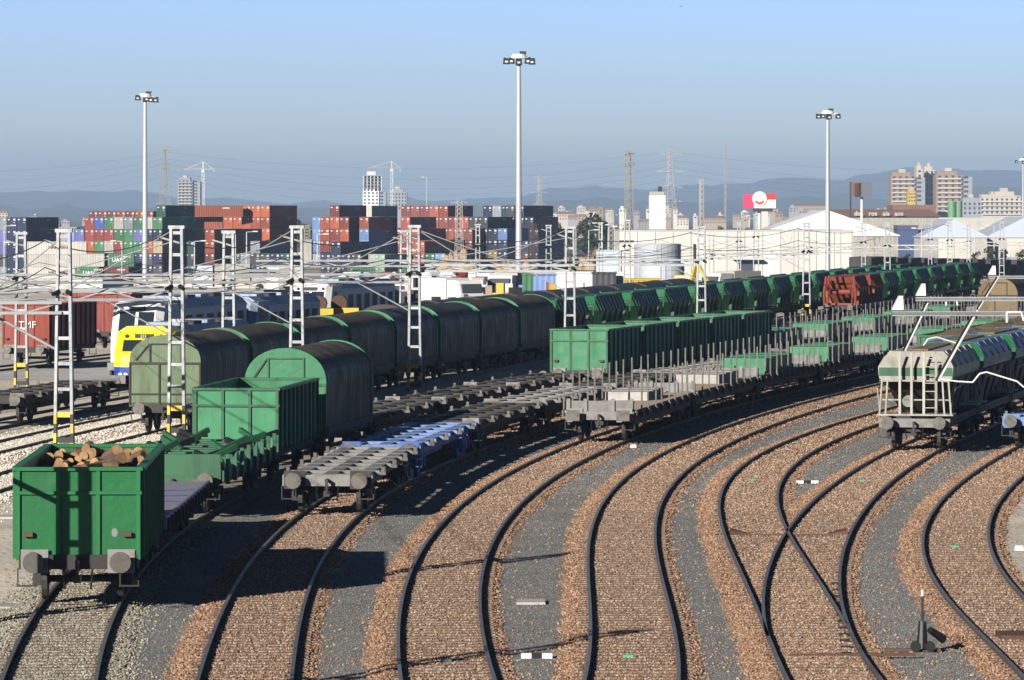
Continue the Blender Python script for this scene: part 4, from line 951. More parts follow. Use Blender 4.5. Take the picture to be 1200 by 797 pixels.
# near portals at the right, with pointed ends and hanging rods
def near_portal(label, px0, y, Y, x1):
    a = P(px0, y, Y); b = Vector((x1, Y + 0.2, a.z))
    t = portal(label, a - Vector((0,0,.1)), b - Vector((0,0,.1)), h=0.02, w=0.16, chord=0.045, braces=False)
    h = 0.42
    MB().add([(0,-.17,0.1),(0.26,-.17,0.1),(0.26,.17,0.1),(0,.17,0.1),(0.16,-.12,h),(0.25,-.12,h),(0.25,.12,h),(0.16,.12,h)],[(0,3,2,1),(4,5,6,7),(0,1,5,4),(1,2,6,5),(2,3,7,6),(3,0,4,7)]).build('end_cap', m_white, t)
    return t
near_portal('nearest white portal beam with pointed cap over the hopper wagon', 1045, 363, 110, 15.2)
near_portal('second white portal beam with pointed cap just above the nearest', 1073, 346.5, 127, 16)
near_portal('third white portal beam with pointed cap before the ochre wagon', 1158, 322, 171, 22)
def rod(label, pts, Y, r=0.03, dark=True):
    t = thing('hanging_rod', label, 'catenary rod', 'insulated rods hanging from the near portals', tuple(P(*pts[0], Y)))
    o = Vector(P(*pts[0], Y)); a = o*0; b = P(*pts[1], Y+0.6) - o
    m1 = MB().tube(a, b, r); m1.build('tube', m_white, t)
    if dark: MB().tube(a.lerp(b, .03) + Vector((-.055,0.02,0)), b + Vector((-.055,0.02,0)), r*1.15).build('insulator', m_black, t)
    return t
rod('black and white rod slanting down to the cream hopper roof', [(1146,364),(1100,446)], 110, 0.028)
rod('slim rod slanting down left of the hopper roof', [(1091,348),(1061,411)], 127, 0.022)
rod('upper slim rod between the second and third portal', [(1171,324),(1147,362)], 150, 0.025)
def arm(label, pts, Y, r=0.02):
    o = P(*pts[0], Y); b = MB().path([P(*p, Y) - o for p in pts], r, 6); ob = b.build('registration_arm', m_white); ob.location = o
    return tag(ob, label, 'catenary arm', 'bent white registration arms')
arm('bent white arm in front of the hopper side', [(1100,444),(1122,447),(1140,448),(1148,438),(1156,436),(1192,447),(1200,454)], 110)
arm('bent white arm above the cream hopper roof', [(1082,405),(1088,397),(1098,395),(1120,402)], 127)
arm('white bracket hanging under the second portal', [(1109,358),(1109,350),(1121,350),(1122,358)], 127, 0.025)
arm('white bracket hanging under the nearest portal', [(1180,378),(1180,366),(1197,366),(1200,376)], 110, 0.03)
# wires
def topw(k, dz=0.0, dx=-0.7): x, y, z = MK[k]; return Vector((x+dx, y, z-0.3+dz))
near = Vector((-13.4, 101.2, 8.0))
wire('feeder wire along the left row of masts', [near, topw('m2'), topw('m3'), topw('m5'), topw('m6'), topw('m7'), topw('m8'), topw('m9'), topw('m10'), topw('m11')], 0.022, 0.5)
wire('lower earth wire along the left row of masts', [near-Vector((0,0,1.0)), topw('m2',-1), topw('m3',-1), topw('m5',-1), topw('m6',-1), topw('m7',-1), topw('m8',-1), topw('m9',-1), topw('m10',-1)], 0.02, 0.45)
def contact(k, lab, z, Y0, Y1, sag):
    pts = []; y = Y0
    while y < Y1: pts.append(Vector((tx(k, y), y, z))); y += 48
    pts.append(Vector((tx(k, Y1), Y1, z))); wire(lab, pts, 0.012, sag, 8)
for k, lab in ((('T0',0), 'tarpaulin train'), (('T0',-4.4), 'line left of the tarpaulin train'), (('T0',-8.6), 'yellow locomotive'), (('T0',-12.9), 'white locomotive')):
    contact(k, f'messenger wire sagging over the {lab}', 6.5, 175, 470, 0.8); contact(k, f'contact wire over the {lab}', 5.5, 175, 470, 0.05)
BZ = {'m2': 361, 'm3': 346, 'm5': 337, 'm6': 327, 'm7': 308, 'm8': 300, 'm9': 293.5}     # rows of the portal beams, read off for their height
def beamz(k): return H - (BZ[k]-HZ)*MK[k][1]/F
for k, lab, r_ in (('m2', 'the striped mast by the log wagon', .05), ('m3', 'the mast by the olive wagon', .03), ('m5', 'the mast behind the mint wagon', .03), ('m6', 'the blue-hood mast', .035), ('m7', 'the mast by the green wagons', .03), ('m8', 'the mast before the hoppers', .03), ('m9', 'the mast left of the red hopper', .03)):
    x, y, tp = MK[k]; zb_ = beamz(k)
    ob = MB().tube((x-.25, y, zb_-1.55), (x-2.9, y+.25, zb_-.12), r_).build('knee_brace', m_mast); tag(ob, f'slanting knee brace under the portal beam at {lab}', 'brace', 'knee braces under the portal beams')
    if k in ('m8', 'm9'): continue
    for i, (dx, dz) in enumerate(((4.2, 0), (7.4, 0.45)) if k != 'm2' else ((3.2, .2),)):
        wire(f'{"short" if i == 0 else "long"} tie rod from the top of {lab}', [Vector((x-.15, y, tp-dz-.05)), Vector((x-dx, y+.3, zb_+.2))], 0.022, 0.04, 4, m_mast, 'tie rods from mast tops to portal beams')
x, y, tp = MK['m6']
for dx in (3.0, 5.2): wire(f'{"short" if dx < 4 else "long"} tie rod to the right of the blue-hood mast', [Vector((x+.15, y, tp-.1)), Vector((x+dx, y-.3, H-(313-HZ)*232.4/F+.1))], 0.022, 0.04, 4, m_mast, 'tie rods from mast tops to portal beams')
# lighting towers
light_tower('tall floodlight tower at the left before the containers', 170, 700, 107, ((-1.0,.25),(0.9,0),(1.6,-.05),(0.3,.1)))
light_tower('tallest floodlight tower in the middle of the picture', 608, 580, 60, ((-1.5,0),(-0.9,.05),(0.0,-.1),(1.1,.05),(1.6,-.05)))
light_tower('floodlight tower above the white gabled shed', 970, 760, 127, ((-1.5,-.05),(1.6,-.05),(0.2,-.15),(-.8,.0)), 0.45, 0.28)
light_tower('floodlight tower cut off by the right edge', 1199, 1250, 184, ((-1.8,0),(1.6,0),(0.0,-.1)))
# ------------------------------------------------------------------ point machines, lever, markers
def at(px, py, z=0.0):
    Y = F*(H-z)/(py-HZ); return Vector((X_at(px, Y), Y, z))
sw = thing('point_lever', 'black hand point lever with white tipped rod beside the junction', 'point lever', None, tuple(at(1081, 765)))
box_part('base_plate', m_rusty, sw, -0.95, 0.45, -0.08, 0.08, 0.03, 0.10)
for q in (-.18, .18): MB().tube((q,-.2,.16),(q,-.02,.16),0.13,0.13,10).build('foot', m_black, sw)
MB().tube((-.02,-.06,.1),(0,-.02,.75),0.15,0.10,10).build('body', m_black, sw); MB().tube((.18,0,.55),(.55,.3,.3),0.08,0.11,10).build('counterweight', m_black, sw)
MB().tube((0,0,.7),(0.0,.0,1.35),0.03).build('lever', m_black, sw); MB().tube((0,0,1.35),(0,0,1.5),0.032).build('tip', m_white, sw); sw.scale = (.8,.8,.84)
a, b = at(925, 768, .1), at(1073, 767, .1)
o = MB().bar((0,0,0), b-a, 0.06).build('point_rod', m_rusty); o.location = a; tag(o, 'thin rusty point rod running under the rails to the lever', 'point rod', 'rusty point rods')
a, b = at(862, 627, .1), at(975, 627, .1)
o = MB().bar((0,0,0), b-a, 0.05).build('point_rod', m_rusty); o.location = a; tag(o, 'thin rusty rod crossing the track at the rail crossing', 'point rod', 'rusty point rods')
for lab, px, s in (('dark rusty wing plate by the left rail of the junction', 868, 1), ('dark rusty wing plate by the right rail of the junction', 980, -1)):
    c = at(px, 629); t = MB().add([(-.28*s,-.5,.02),(.3*s,-.3,.02),(.3*s,.3,.02),(-.28*s,.5,.02),(-.28*s,-.4,.2),(.26*s,-.2,.08),(.26*s,.2,.08),(-.28*s,.4,.22)],[(0,3,2,1),(4,5,6,7),(0,1,5,4),(1,2,6,5),(2,3,7,6),(3,0,4,7)]).build('cover_plate', m_rusty)
    t.location = c; tag(t, lab, 'cover plate', 'rusty cover plates')
c = at(1187, 752); t = MB().box(-.3,.35,-.6,.6,.05,.18).build('cover_plate', m_rusty); t.location = c; tag(t, 'brown cover plate beside the far right rail', 'cover plate', 'rusty cover plates')
ch = thing('slide_chair_row', 'row of small black slide chairs along the switch rail', 'slide chairs'); k0 = at(1000, 760); ch.location = k0
for i in range(12):
    p = at(996 - 1.2*i, 768 - 7.5*i, .06) - k0; box_part('slide_chair', m_black, ch, p.x-.16, p.x+.04, p.y-.09, p.y+.09, .05, .12)
def marker(label, px, py, L=0.55):
    t = thing('fouling_marker', label, 'track marker', 'black and white fouling point bars', tuple(at(px, py)))
    for i in range(3): box_part('band', m_black if i == 1 else m_white, t, -L/2+L*i/3+.002, -L/2+L*(i+1)/3-.002, -.07, .07, .0, .11)
marker('white black white marker bar between the front tracks', 629, 772, 0.62); marker('white black white marker bar near the upper right junction', 946, 567, 0.72)
m_markg = mat('green_marker_paint', (0.03, 0.42, 0.22), 0.5); m_markb = mat('dark_blue_marker', (0.06, 0.12, 0.16), 0.5)
for lab, px, py, m_ in (('small green marker block between the rails at the bottom', 736, 775, m_markg), ('small dark blue marker block between the rails at the bottom', 523, 780, m_markb), ('tiny green marker between the rails below the hopper', 1010, 567, m_markg), ('tiny green marker in the track at the right', 1119, 645, m_markg), ('white stone marker on pale ground at the right edge', 1194, 645, m_white), ('tiny white marker on the cinder by the stanchion train', 742, 525, m_white), ('tiny green marker left of the pale beam', 882, 566, m_markg)):
    t = MB().add([(-.12,-.1,0),(.12,-.1,0),(.12,.1,0),(-.12,.1,0),(-.10,-.08,.13),(.10,-.08,.13),(.10,.08,.13),(-.10,.08,.13)],[(0,3,2,1),(4,5,6,7),(0,1,5,4),(1,2,6,5),(2,3,7,6),(3,0,4,7)]).build('marker_block', m_); t.location = at(px, py); tag(t, lab, 'marker', 'small coloured marker blocks')
for lab, px, py, L in (('pale concrete slab lying on the cinder', 622, 707, 0.65), ('brown concrete cover slab at the lower left', 8, 712, 1.3), ('brown concrete kerb slab left of the log wagon', 4, 607, 1.2)):
    t = MB().box(-L/2, L/2, -.5, .5, 0, .06).build('slab', m_concrete); t.location = at(px, py); tag(t, lab, 'slab')
# ------------------------------------------------------------------ shipping containers
CM = {}
def cmat(k):
    c = {'red': (.22,.04,.026), 'orange': (.36,.08,.032), 'brown': (.17,.05,.04), 'salmon': (.29,.078,.058), 'green': (.06,.19,.09), 'dkgreen': (.018,.065,.05), 'mint': (.25,.42,.30), 'white': (.56,.53,.47), 'blue': (.05,.10,.36), 'ltblue': (.17,.28,.55), 'navy': (.018,.028,.075), 'lavender': (.16,.17,.42), 'grey': (.25,.27,.30), 'tan': (.45,.34,.2), 'black': (.06,.06,.07), 'mustard': (.28,.18,.04)}[k]
    if k not in CM:
        m = mat('container_' + k, c, 0.55, dirt=tuple(q*0.6+.03 for q in c), amt=0.45, scale=0.5, streak=True, vary=(.62, 1.25)); CM[k] = m
        n = m.node_tree.nodes; l = m.node_tree.links; tc = n.new('ShaderNodeTexCoord'); wv = n.new('ShaderNodeTexWave'); wv.inputs['Scale'].default_value = 1.2; wv.bands_direction = 'DIAGONAL'
        mp = n.new('ShaderNodeMapping'); mp.inputs['Scale'].default_value = (1,1,0); l.new(tc.outputs['Object'], mp.inputs[0]); l.new(mp.outputs[0], wv.inputs[0])
        bp = n.new('ShaderNodeBump'); bp.inputs['Strength'].default_value = 0.7; bp.inputs['Distance'].default_value = 0.05; l.new(wv.outputs[0], bp.inputs['Height']); l.new(bp.outputs[0], n['Principled BSDF'].inputs['Normal'])
    return CM[k]
def cmesh(L):
    b = MB(); x, h = 1.2, 2.58
    b.box(-x+.04, x-.04, .06, L-.06, .05, h-.03)
    for sx in (-1, 1):
        for yy in (0, L-.12): b.box(min(sx*x, sx*(x-.12)), max(sx*x, sx*(x-.12)), yy, yy+.12, 0, h)
        b.box(min(sx*x, sx*(x-.1)), max(sx*x, sx*(x-.1)), .12, L-.12, 0, .14); b.box(min(sx*x, sx*(x-.08)), max(sx*x, sx*(x-.08)), .12, L-.12, h-.1, h-.005)
    b.box(-x+.12, x-.12, 0, .12, 0, .14); b.box(-x+.12, x-.12, 0, .12, h-.12, h-.005)
    for q in (-.7, -.3, .3, .7): b.box(q-.03, q+.03, 0.0, .06, .15, h-.12)
    b.cur = 1
    b.box(-.95, -.45, -.012, 0.03, h-.62, h-.36).box(.42, .98, -.012, 0.03, h-.75, h-.3).box(.5, .8, -.012, 0.03, h-1.2, h-1.05)
    b.box(x-.045, x-.028, L*.62, L*.62+1.6, h-.75, h-.45).box(x-.045, x-.028, .5, .9, h-.7, h-.4)
    me = b.mesh('shipping_container'); me.materials.append(cmat('red')); me.materials.append(m_mark); me.polygons.foreach_set('material_index', b.m); bmfix(me); return me
m_mark = mat('container_marking_white', (.5,.5,.48), .6)
C40, C20 = cmesh(12.19), cmesh(6.06)
CN = {'ltblue': 'light blue', 'dkgreen': 'dark green', 'lavender': 'lavender blue', 'mint': 'pale green'}
NCON = [0]
def container(col, loc, rz, L40, label):
    o = put('shipping_container', C40 if L40 else C20); s = o.material_slots[0]; s.link = 'OBJECT'; s.material = cmat(col)
    o.location = loc; o.rotation_euler = (0, 0, rz); NCON[0] += 1
    tag(o, label, 'shipping container', 'containers stacked in the yard behind the tracks'); return o
TH = R(28)                                  # the container yard lies askew to the view: lit ends to the left, shaded sides to the right
def stack(place, px, Y, cols, bays=1, L40=True, zb=None, th=TH, sidecol=None):
    # cols: per column, bottom-to-top colours; px: left edge of the front face of the first column
    ux, uy = math.cos(th), -math.sin(th); ax, ay = math.sin(th), math.cos(th); L = 12.4 if L40 else 6.2
    x0 = X_at(px, Y) + 1.2*ux; zb = gz(Y) if zb is None else zb
    for b_ in range(bays):
        for c, tiers in enumerate(cols):
            for t_, col in enumerate(tiers):
                if not col: continue
                if b_ and sidecol: col = sidecol[(c + t_*2 + b_*3) % len(sidecol)]
                if b_ and t_ >= len(tiers)-1-((c*3+b_*5+int(px)) % 3): continue
                x = x0 + c*2.5*ux + b_*L*ax; y = Y + c*2.5*uy + b_*L*ay
                bay = '' if b_ == 0 else f', bay {["two","three","four","five"][b_-1]}'
                container(col, (x, y, zb + t_*2.6), -th, L40, f'{CN.get(col, col)} container, tier {["one","two","three","four","five","six","seven"][t_]} of column {["one","two","three","four","five","six","seven","eight","nine","ten"][c]}{bay}, {place}')
r, g, wt, bl, lb_, nv, og, br, dg, sa, mi, lv, gy, tn, bk = 'red','green','white','blue','ltblue','navy','orange','brown','dkgreen','salmon','mint','lavender','grey','tan','black'
# far left: navy pile, reefers, green and white boxes in front
stack('navy pile at the left edge', -4, 1000, [[gy,bk,lv,lv,gy],[nv]*5,[nv]*5], 1)
def cside(col, px, Y, tier, L40, label, th=0.0, zb=None):
    z = (gz(Y) if zb is None else zb) + tier*2.6; L = 12.19 if L40 else 6.06
    a = R(-90) - th; x = X_at(px, Y); return container(col, (x, Y, z), a, L40, label)
for i, txt in enumerate(('HAPAG', '', 'HANSEN')):
    c = cside(wt, 32.5, 985, i, True, f'white refrigerated container, {["bottom","middle","top"][i]} of the white pile at the left', 0.0)
    box_part('door_edge', cmat('tan'), c, -1.21, 1.21, -.01, .0, 0, 2.58); c.scale = (1,1,1)
    if i != 1: text_mesh('HAMBURG', 0.9, cmat('red'), c, (1.245, 6.5, 1.4), (R(90), 0, R(90)), 'lettering', bold=0.02)
for i, (px, col, t_, txt) in enumerate(((88.5, g, 0, 'UASC'), (116, br, 0, ''), (92.5, wt, 1, ''), (122.5, g, 1, 'UASC'))):
    c = cside(col, px, 960, t_, False, f'{col} short container {"on top" if t_ else "at ground level"} beside the white pile, {"left" if i % 2 == 0 else "right"} one')
    if txt: text_mesh(txt, 1.1, m_white, c, (1.245, 3.0, 1.3), (R(90), 0, R(90)), 'lettering', bold=0.03)
stack('lavender column by the white pile', 76, 1045, [[gy,bl,bl,lb_],[bk,lv,lv,lv]], 1)
# the coloured stack behind the left light mast
stack('coloured stack by the left floodlight tower', 99, 1040, [[br,bk,og,r,r],[bk,nv,g,r,bl],[dg,bk,wt,r,g],[bk,dg,r,g,wt],[nv,bk,g,g,gy],[bk,nv,g,lv,g],[nv,bk,og,nv,wt],[bk,nv,tn,nv,g]], 1)
stack('row behind the coloured stack', 104, 1095, [[r]*5+[br],[r]*6,[br]*6,[r]*6,[og,r,r,r,og,r],[og]*6,[r]*6], 1, zb=-6.3)
stack('dark green stepped stack', 183, 1058, [[nv,bk,br,dg,dg,dg],[bk,nv,br,dg,dg]], 2, sidecol=[dg,dg,dg,dg,br])
stack('lower dark green row', 205, 1040, [[bk,dg,br,dg],[dg,bk,dg]], 2, sidecol=[dg,dg,br,dg])
# orange boxes broadside
for i, (px, t_, L) in enumerate(((222, 5, True), (230, 4, False), (223, 4, False))): cside(og, px, 1082 + 3*i, t_, L, f'orange container lying broadside, {ORD[i]} above the dark green row')
stack('slim orange column', 240, 1035, [[bk,br,og,og]], 1); stack('white and blue boxes', 251, 1050, [[dg,bk,r,wt],[bk,dg,gy,gy]], 2, sidecol=[bl,nv,bk])
stack('big orange-red block', 262, 1110, [[br,og,og,og,og],[og]*5,[og]*6,[r,og,og,og,og,og]], 1)
stack('tall orange-red block', 283, 1085, [[bk,r,og,og,og,og],[br,og,og,og,og,og],[nv,og,og,og,og,og]], 1)
stack('dark row under the orange block', 270, 1035, [[bk,dg],[nv,gy],[bk,bk,gy],[nv,bk],[bk,nv],[nv,dg]], 2, sidecol=[nv,bk,br])
# middle: blue column and the red block
stack('light blue column', 366, 1075, [[nv,lv,lb_,lb_,lb_]], 1)
stack('red block in the middle', 375, 1065, [[nv,nv,r,og,og],[nv,dg,og,r,og,r],[bk,nv,og,og,r]], 2, sidecol=[r,br,og,nv])
stack('navy row before the red block', 352, 1020, [[nv,bk],[nv,gy],[nv,nv],[bk,nv,nv],[nv,nv],[nv,bk]], 2, sidecol=[nv,bk,nv])
stack('orange and blue column', 421, 1060, [[bk,nv,lb_,lb_,og]], 3, sidecol=[nv,br,bk])
cside(g, 408, 1000, 0, True, 'green container lying broadside before the red block'); stack('pale green column', 439, 995, [[mi,mi]], 2, sidecol=[dg,bk]); cside(wt, 432, 1010, 1, False, 'small white container on top of the green one')
stack('white box by the tower', 425, 1110, [[br,r,r,og,r,wt]], 2, sidecol=[bk,br])
# salmon stepped block
stack('salmon stepped stack', 458, 1070, [[mi,sa,sa,sa],[sa,sa,r,sa,sa],[r,sa,sa,og],[sa,og,br],[g,sa,sa]], 2, sidecol=[r,br,r,bk])
stack('tall salmon block', 470, 1110, [[br,sa,sa,sa,sa,br],[sa]*6,[sa]*6,[sa]*6,[sa,sa,sa,sa,sa,r],[sa,r,sa,sa,sa]], 2, sidecol=[bk,br,nv])
stack('low salmon columns', 486, 1025, [[sa,sa,og],[r,g],[br,lb_]], 2, sidecol=[br,nv,g])
stack('salmon column right of the block', 520, 1085, [[nv,br,sa],[nv,nv,sa,br],[bk,bk,br,br]], 2, sidecol=[nv,bk])
stack('navy stack with pale boxes', 538, 1090, [[br,nv,nv,bk,sa],[bk,nv,nv,br,bk],[nv,br,nv,nv,bk],[nv,'mustard',nv,nv],[bk,nv,nv,lb_]], 3, sidecol=[nv,bk,nv,nv])
stack('navy block behind', 566, 1130, [[nv]*6,[gy]*6,[nv]*6,[nv,nv,nv,bl,gy,gy],[nv]*6], 1)
stack('right navy block', 592, 1100, [[nv,nv,bl,nv,nv,bk],[nv,nv,nv,bl,nv,nv],[bk,nv,nv,nv,nv]], 1)
stack('far right navy stack', 608, 1060, [[bk,br,nv],[nv,nv,nv,nv]], 1)

# keep the boxes the view shows most of as things of their own; all others become one mass behind them
from mathutils.bvhtree import BVHTree
def split_containers():
    cs = [o for o in COL.objects if o.name.startswith('shipping_container')]; vs = []; fs = []; own = []
    for i, o in enumerate(cs):
        L = 12.19 if o.data == C40 else 6.06; M = Matrix.Translation(o.location) @ o.rotation_euler.to_matrix().to_4x4(); k = len(vs)
        vs += [M @ Vector(p) for p in ((-1.2,0,0),(1.2,0,0),(1.2,L,0),(-1.2,L,0),(-1.2,0,2.58),(1.2,0,2.58),(1.2,L,2.58),(-1.2,L,2.58))]
        for f in ((0,3,2,1),(4,5,6,7),(0,1,5,4),(1,2,6,5),(2,3,7,6),(3,0,4,7)): fs.append(tuple(k+q for q in f)); own.append(i)
    bv = BVHTree.FromPolygons(vs, fs); hits = [0]*len(cs); e_ = Vector((0,0,H))
    for iy in range(120):
        for ix in range(660):
            p = P(ix, 232 + iy*0.85, 1000); h_ = bv.ray_cast(e_, (p-e_).normalized())
            if h_[2] is not None: hits[own[h_[2]]] += 1
    for i, o in enumerate(cs):
        if 'dark green container' in o['label'] and hits[i] > 60 and hits[i] % 2 == 0: text_mesh('HANJIN', 1.15, cmat('mint'), o, (1.215, 6.2, 1.3), (R(90), 0, R(90)), 'lettering', bold=0.02)
    order = sorted(range(len(cs)), key=lambda i: -hits[i]); keep = set(i for i in order[:290] if hits[i] >= 4)
    ms = []; V = []; Fc = []; MI = []
    for i, o in enumerate(cs):
        if i in keep: continue
        m_ = o.material_slots[0].material
        if m_ not in ms: ms.append(m_)
        k = len(V); V += vs[8*i:8*i+8]
        for f in ((0,3,2,1),(4,5,6,7),(0,1,5,4),(1,2,6,5),(2,3,7,6),(3,0,4,7)): Fc.append(tuple(k+q for q in f)); MI.append(ms.index(m_))
        for ch in [c for c in bpy.data.objects if c.parent == o]: bpy.data.objects.remove(ch)
        bpy.data.objects.remove(o)
    me = bpy.data.meshes.new('container_mass'); me.from_pydata([tuple(v) for v in V], [], Fc)
    for m_ in ms: me.materials.append(m_)
    me.polygons.foreach_set('material_index', MI); tag(put('container_mass', me), kind='stuff'); print('containers', len(cs), 'kept', len(keep), 'visible', sum(1 for q_ in hits if q_))
split_containers()
# ------------------------------------------------------------------ far yard: walls, heaps, cabins, machines, vehicles
def solid(name, label, cat, px0, px1, ytop, ybot, Y, depth, m, group=None, roof=None, zmin=None):
    a = P(px0, ytop, Y); b = P(px1, ybot, Y); z0 = zmin if zmin is not None else min(b.z, gz(Y)+0.0)
    z0 = min(b.z, z0) if zmin is None else zmin
    t = thing(name, label, cat, group, ((a.x+b.x)/2, Y, z0)); w_ = (b.x-a.x)/2; hh = a.z-z0
    box_part('body', m, t, -w_, w_, 0, depth, 0, hh); t['_w'] = w_; t['_h'] = hh
    if roof: box_part('roof', roof, t, -w_-.1, w_+.1, -.1, depth+.1, hh, hh+.12*max(1, hh/6))
    return t
def sub(t, name, m, fx0, fx1, fz0, fz1, d0=-0.06, d1=0.0):
    w_, hh = t['_w'], t['_h']; return box_part(name, m, t, -w_+2*w_*fx0, -w_+2*w_*fx1, d0, d1 - .0, hh*fz0, hh*fz1)
m_wall = mat('whitewashed_wall', (0.60, 0.57, 0.51), 0.8, dirt=(0.42, 0.38, 0.32), amt=0.4, scale=0.3)
m_ware = mat('warehouse_white_sheet', (0.66, 0.63, 0.57), 0.7, dirt=(0.50, 0.46, 0.40), amt=0.4, scale=0.12, streak=True)
m_silver = mat('silver_tank_sheet', (0.50, 0.53, 0.57), 0.6, metal=0.0, dirt=(0.40, 0.42, 0.45), amt=0.3, scale=0.3)
m_tent = mat('white_tent_fabric', (0.80, 0.80, 0.80), 0.6)
m_tentgrey = mat('grey_tent_fabric', (0.52, 0.57, 0.66), 0.6)
m_window = mat('window_dark', (0.07, 0.08, 0.10), 0.2)
m_apart = mat('apartment_cream', (0.56, 0.50, 0.42), 0.8); m_apartb = mat('apartment_brick', (0.34, 0.24, 0.18), 0.85); m_aparts = mat('apartment_grey', (0.33, 0.34, 0.38), 0.8)
m_tgreen = mat('green_tank', (0.12, 0.30, 0.12), 0.5)
m_brickwall = mat('brown_brick_roof', (0.26, 0.14, 0.09), 0.85, dirt=(0.17, 0.13, 0.09), amt=0.5, scale=0.15)
m_earth = mat('orange_earth', (0.48, 0.34, 0.19), 0.95, dirt=(0.34, 0.23, 0.13), amt=0.5, scale=0.25, bump=0.4, bscale=0.8)
m_earth2 = mat('red_earth', (0.44, 0.25, 0.14), 0.95, dirt=(0.30, 0.18, 0.10), amt=0.5, scale=0.25, bump=0.4, bscale=0.8)
def wall_px(label, px0, px1, Y, h, m, dY=0):
    a = Vector((X_at(px0, Y), Y, gz(Y))); b = Vector((X_at(px1, Y+dY), Y+dY, gz(Y+dY))); n = max(2, int((b-a).length/6))
    t = thing('boundary_wall', label, 'wall', 'long boundary walls behind the yard', tuple(a)); d = b-a
    for i in range(n): MB().bar(d*(i/n)+Vector((0,0,h/2)), d*((i+.985)/n)+Vector((0,0,h/2)), 0.25, h).build('panel', m, t)
    MB().bar(Vector((0,0,h+.06)), d+Vector((0,0,h+.06)), 0.4, 0.12).build('coping', m_wall, t)
wall_px('long pale boundary wall behind the left sidings', -40, 360, 560, 0.7, m_wall)
wall_px('pale boundary wall before the containers', 300, 720, 680, 0.4, m_concrete)
wall_px('low wall further back on the left', -40, 330, 780, 0.45, m_concrete)
def heap(label, px0, px1, ytop, Y, m, seed, depth=14):
    a, b = X_at(px0, Y), X_at(px1, Y); hh = H-(ytop-HZ)*Y/F - gz(Y); nx, ny = 40, 16; vs = []
    for j in range(ny+1):
        for i in range(nx+1):
            u, v = i/nx, j/ny; e = (math.sin(math.pi*u)**0.6)*(math.sin(math.pi*v)**0.7)
            vs.append((a+(b-a)*u, Y+depth*v, gz(Y)-0.05 + max(0, hh*e*(0.72+0.38*mnoise.noise(Vector((u*6, v*3, seed)))+0.12*mnoise.noise(Vector((u*20, v*9, seed)))))))
    fs = [(j*(nx+1)+i, j*(nx+1)+i+1, (j+1)*(nx+1)+i+1, (j+1)*(nx+1)+i) for j in range(ny) for i in range(nx)]
    me = bpy.data.meshes.new('earth_heap'); me.from_pydata(vs, [], fs); me.materials.append(m); return tag(put('earth_heap', me), label, 'earth heap', 'heaps of loose earth behind the yard')
heap('pale sand heap at the foot of the navy containers', 505, 575, 288, 900, m_earth, 1.0); heap('long low sand heap right of the pale one', 560, 640, 296, 910, m_earth, 2.0)
heap('orange earth bank before the dark trees', 668, 750, 282, 950, m_earth2, 3.0, 30); heap('yellow earth bank below the orange one', 660, 730, 292, 920, m_earth, 4.0, 20)
# cabins, containers and track machines in the middle distance
def cabin(label, px0, px1, yt, yb, Y, m, win=0, roof=None, group='cabins and boxes beyond the sidings', depth=4):
    t = solid('site_cabin', label, 'cabin', px0, px1, yt, yb, Y, depth, m, group, roof or m)
    for i in range(win): sub(t, 'window', m_window, .12+.8*i/win, .12+.8*i/win+.5/win, .45, .8)
    sub(t, 'base_frame', m_steel, 0, 1, 0, .08, -.07, -.001); return t
cabin('white cabin with grey side window beyond the locomotive', 513, 535, 330, 347, 430, m_white, 2)
cabin('white cabin with tan roof right of the grey window cabin', 553, 566, 327, 343, 450, m_white, 0, m_tan)
cabin('blue freight box beyond the rounded wagons', 625, 651, 323, 345, 430, cmat('ltblue'))
cabin('white freight box beside the blue one', 652, 694, 320, 338, 440, m_white)
cabin('dark freight box right of the white one', 695, 722, 321, 345, 435, cmat('black')); cabin('white cabin at the foot of the lattice pole', 722, 733, 320, 343, 440, m_white)
t = cabin('bright yellow freight box before the silver tanks', 733, 773, 328, 350, 430, m_yellow)
for i in range(6): sub(t, 'rib', m_yellow, .02+.16*i, .05+.16*i, 0.1, .98, -.14, -.061)
cabin('white hut with two dark windows beside the yellow box', 774, 791, 329, 350, 430, m_white, 2)
cabin('pale blue box before the orange earth bank', 699, 725, 294, 309, 640, mat('pale_blue_sheet', (.55,.62,.68), .6))
cabin('white machine cabin with black windows behind the rounded train', 418, 450, 334, 358, 400, m_white, 2); cabin('dark glazed cabin right of the white machine cabin', 456, 474, 335, 356, 402, m_window, 0, m_white); cabin('rust brown box below the white cabin', 425, 450, 352, 372, 360, m_rusty)
cabin('white box truck body between the locomotives', 303, 345, 344, 380, 330, m_white, 2)
t = cabin('red ribbed box beyond the white locomotive', 368, 418, 345, 372, 380, m_red)
for i in range(9): sub(t, 'rib', m_brickred, .03+.11*i, .06+.11*i, .1, .95, -.14, -.061)
cabin('long yellow and white shed roof behind the locomotives', 215, 292, 343, 352, 420, m_cream); cabin('green and orange box by the tall tower', 612, 625, 322, 345, 430, cmat('green')); cabin('beige signal box on the post', 354, 365, 282, 296, 560, m_cream)
MC = {}
def MN(k): MC[k] = MC.get(k, 0) + 1; return ORD[MC[k]-1]
q5 = random.Random(5); CC = [('rust brown', m_rusty), ('rust brown', m_brickred), ('dark', m_steel), ('pale', m_white), ('blue', cmat('ltblue')), ('tan', m_tan), ('yellow', m_yellow), ('dark', m_black), ('white', m_white), ('orange', cmat('orange'))]
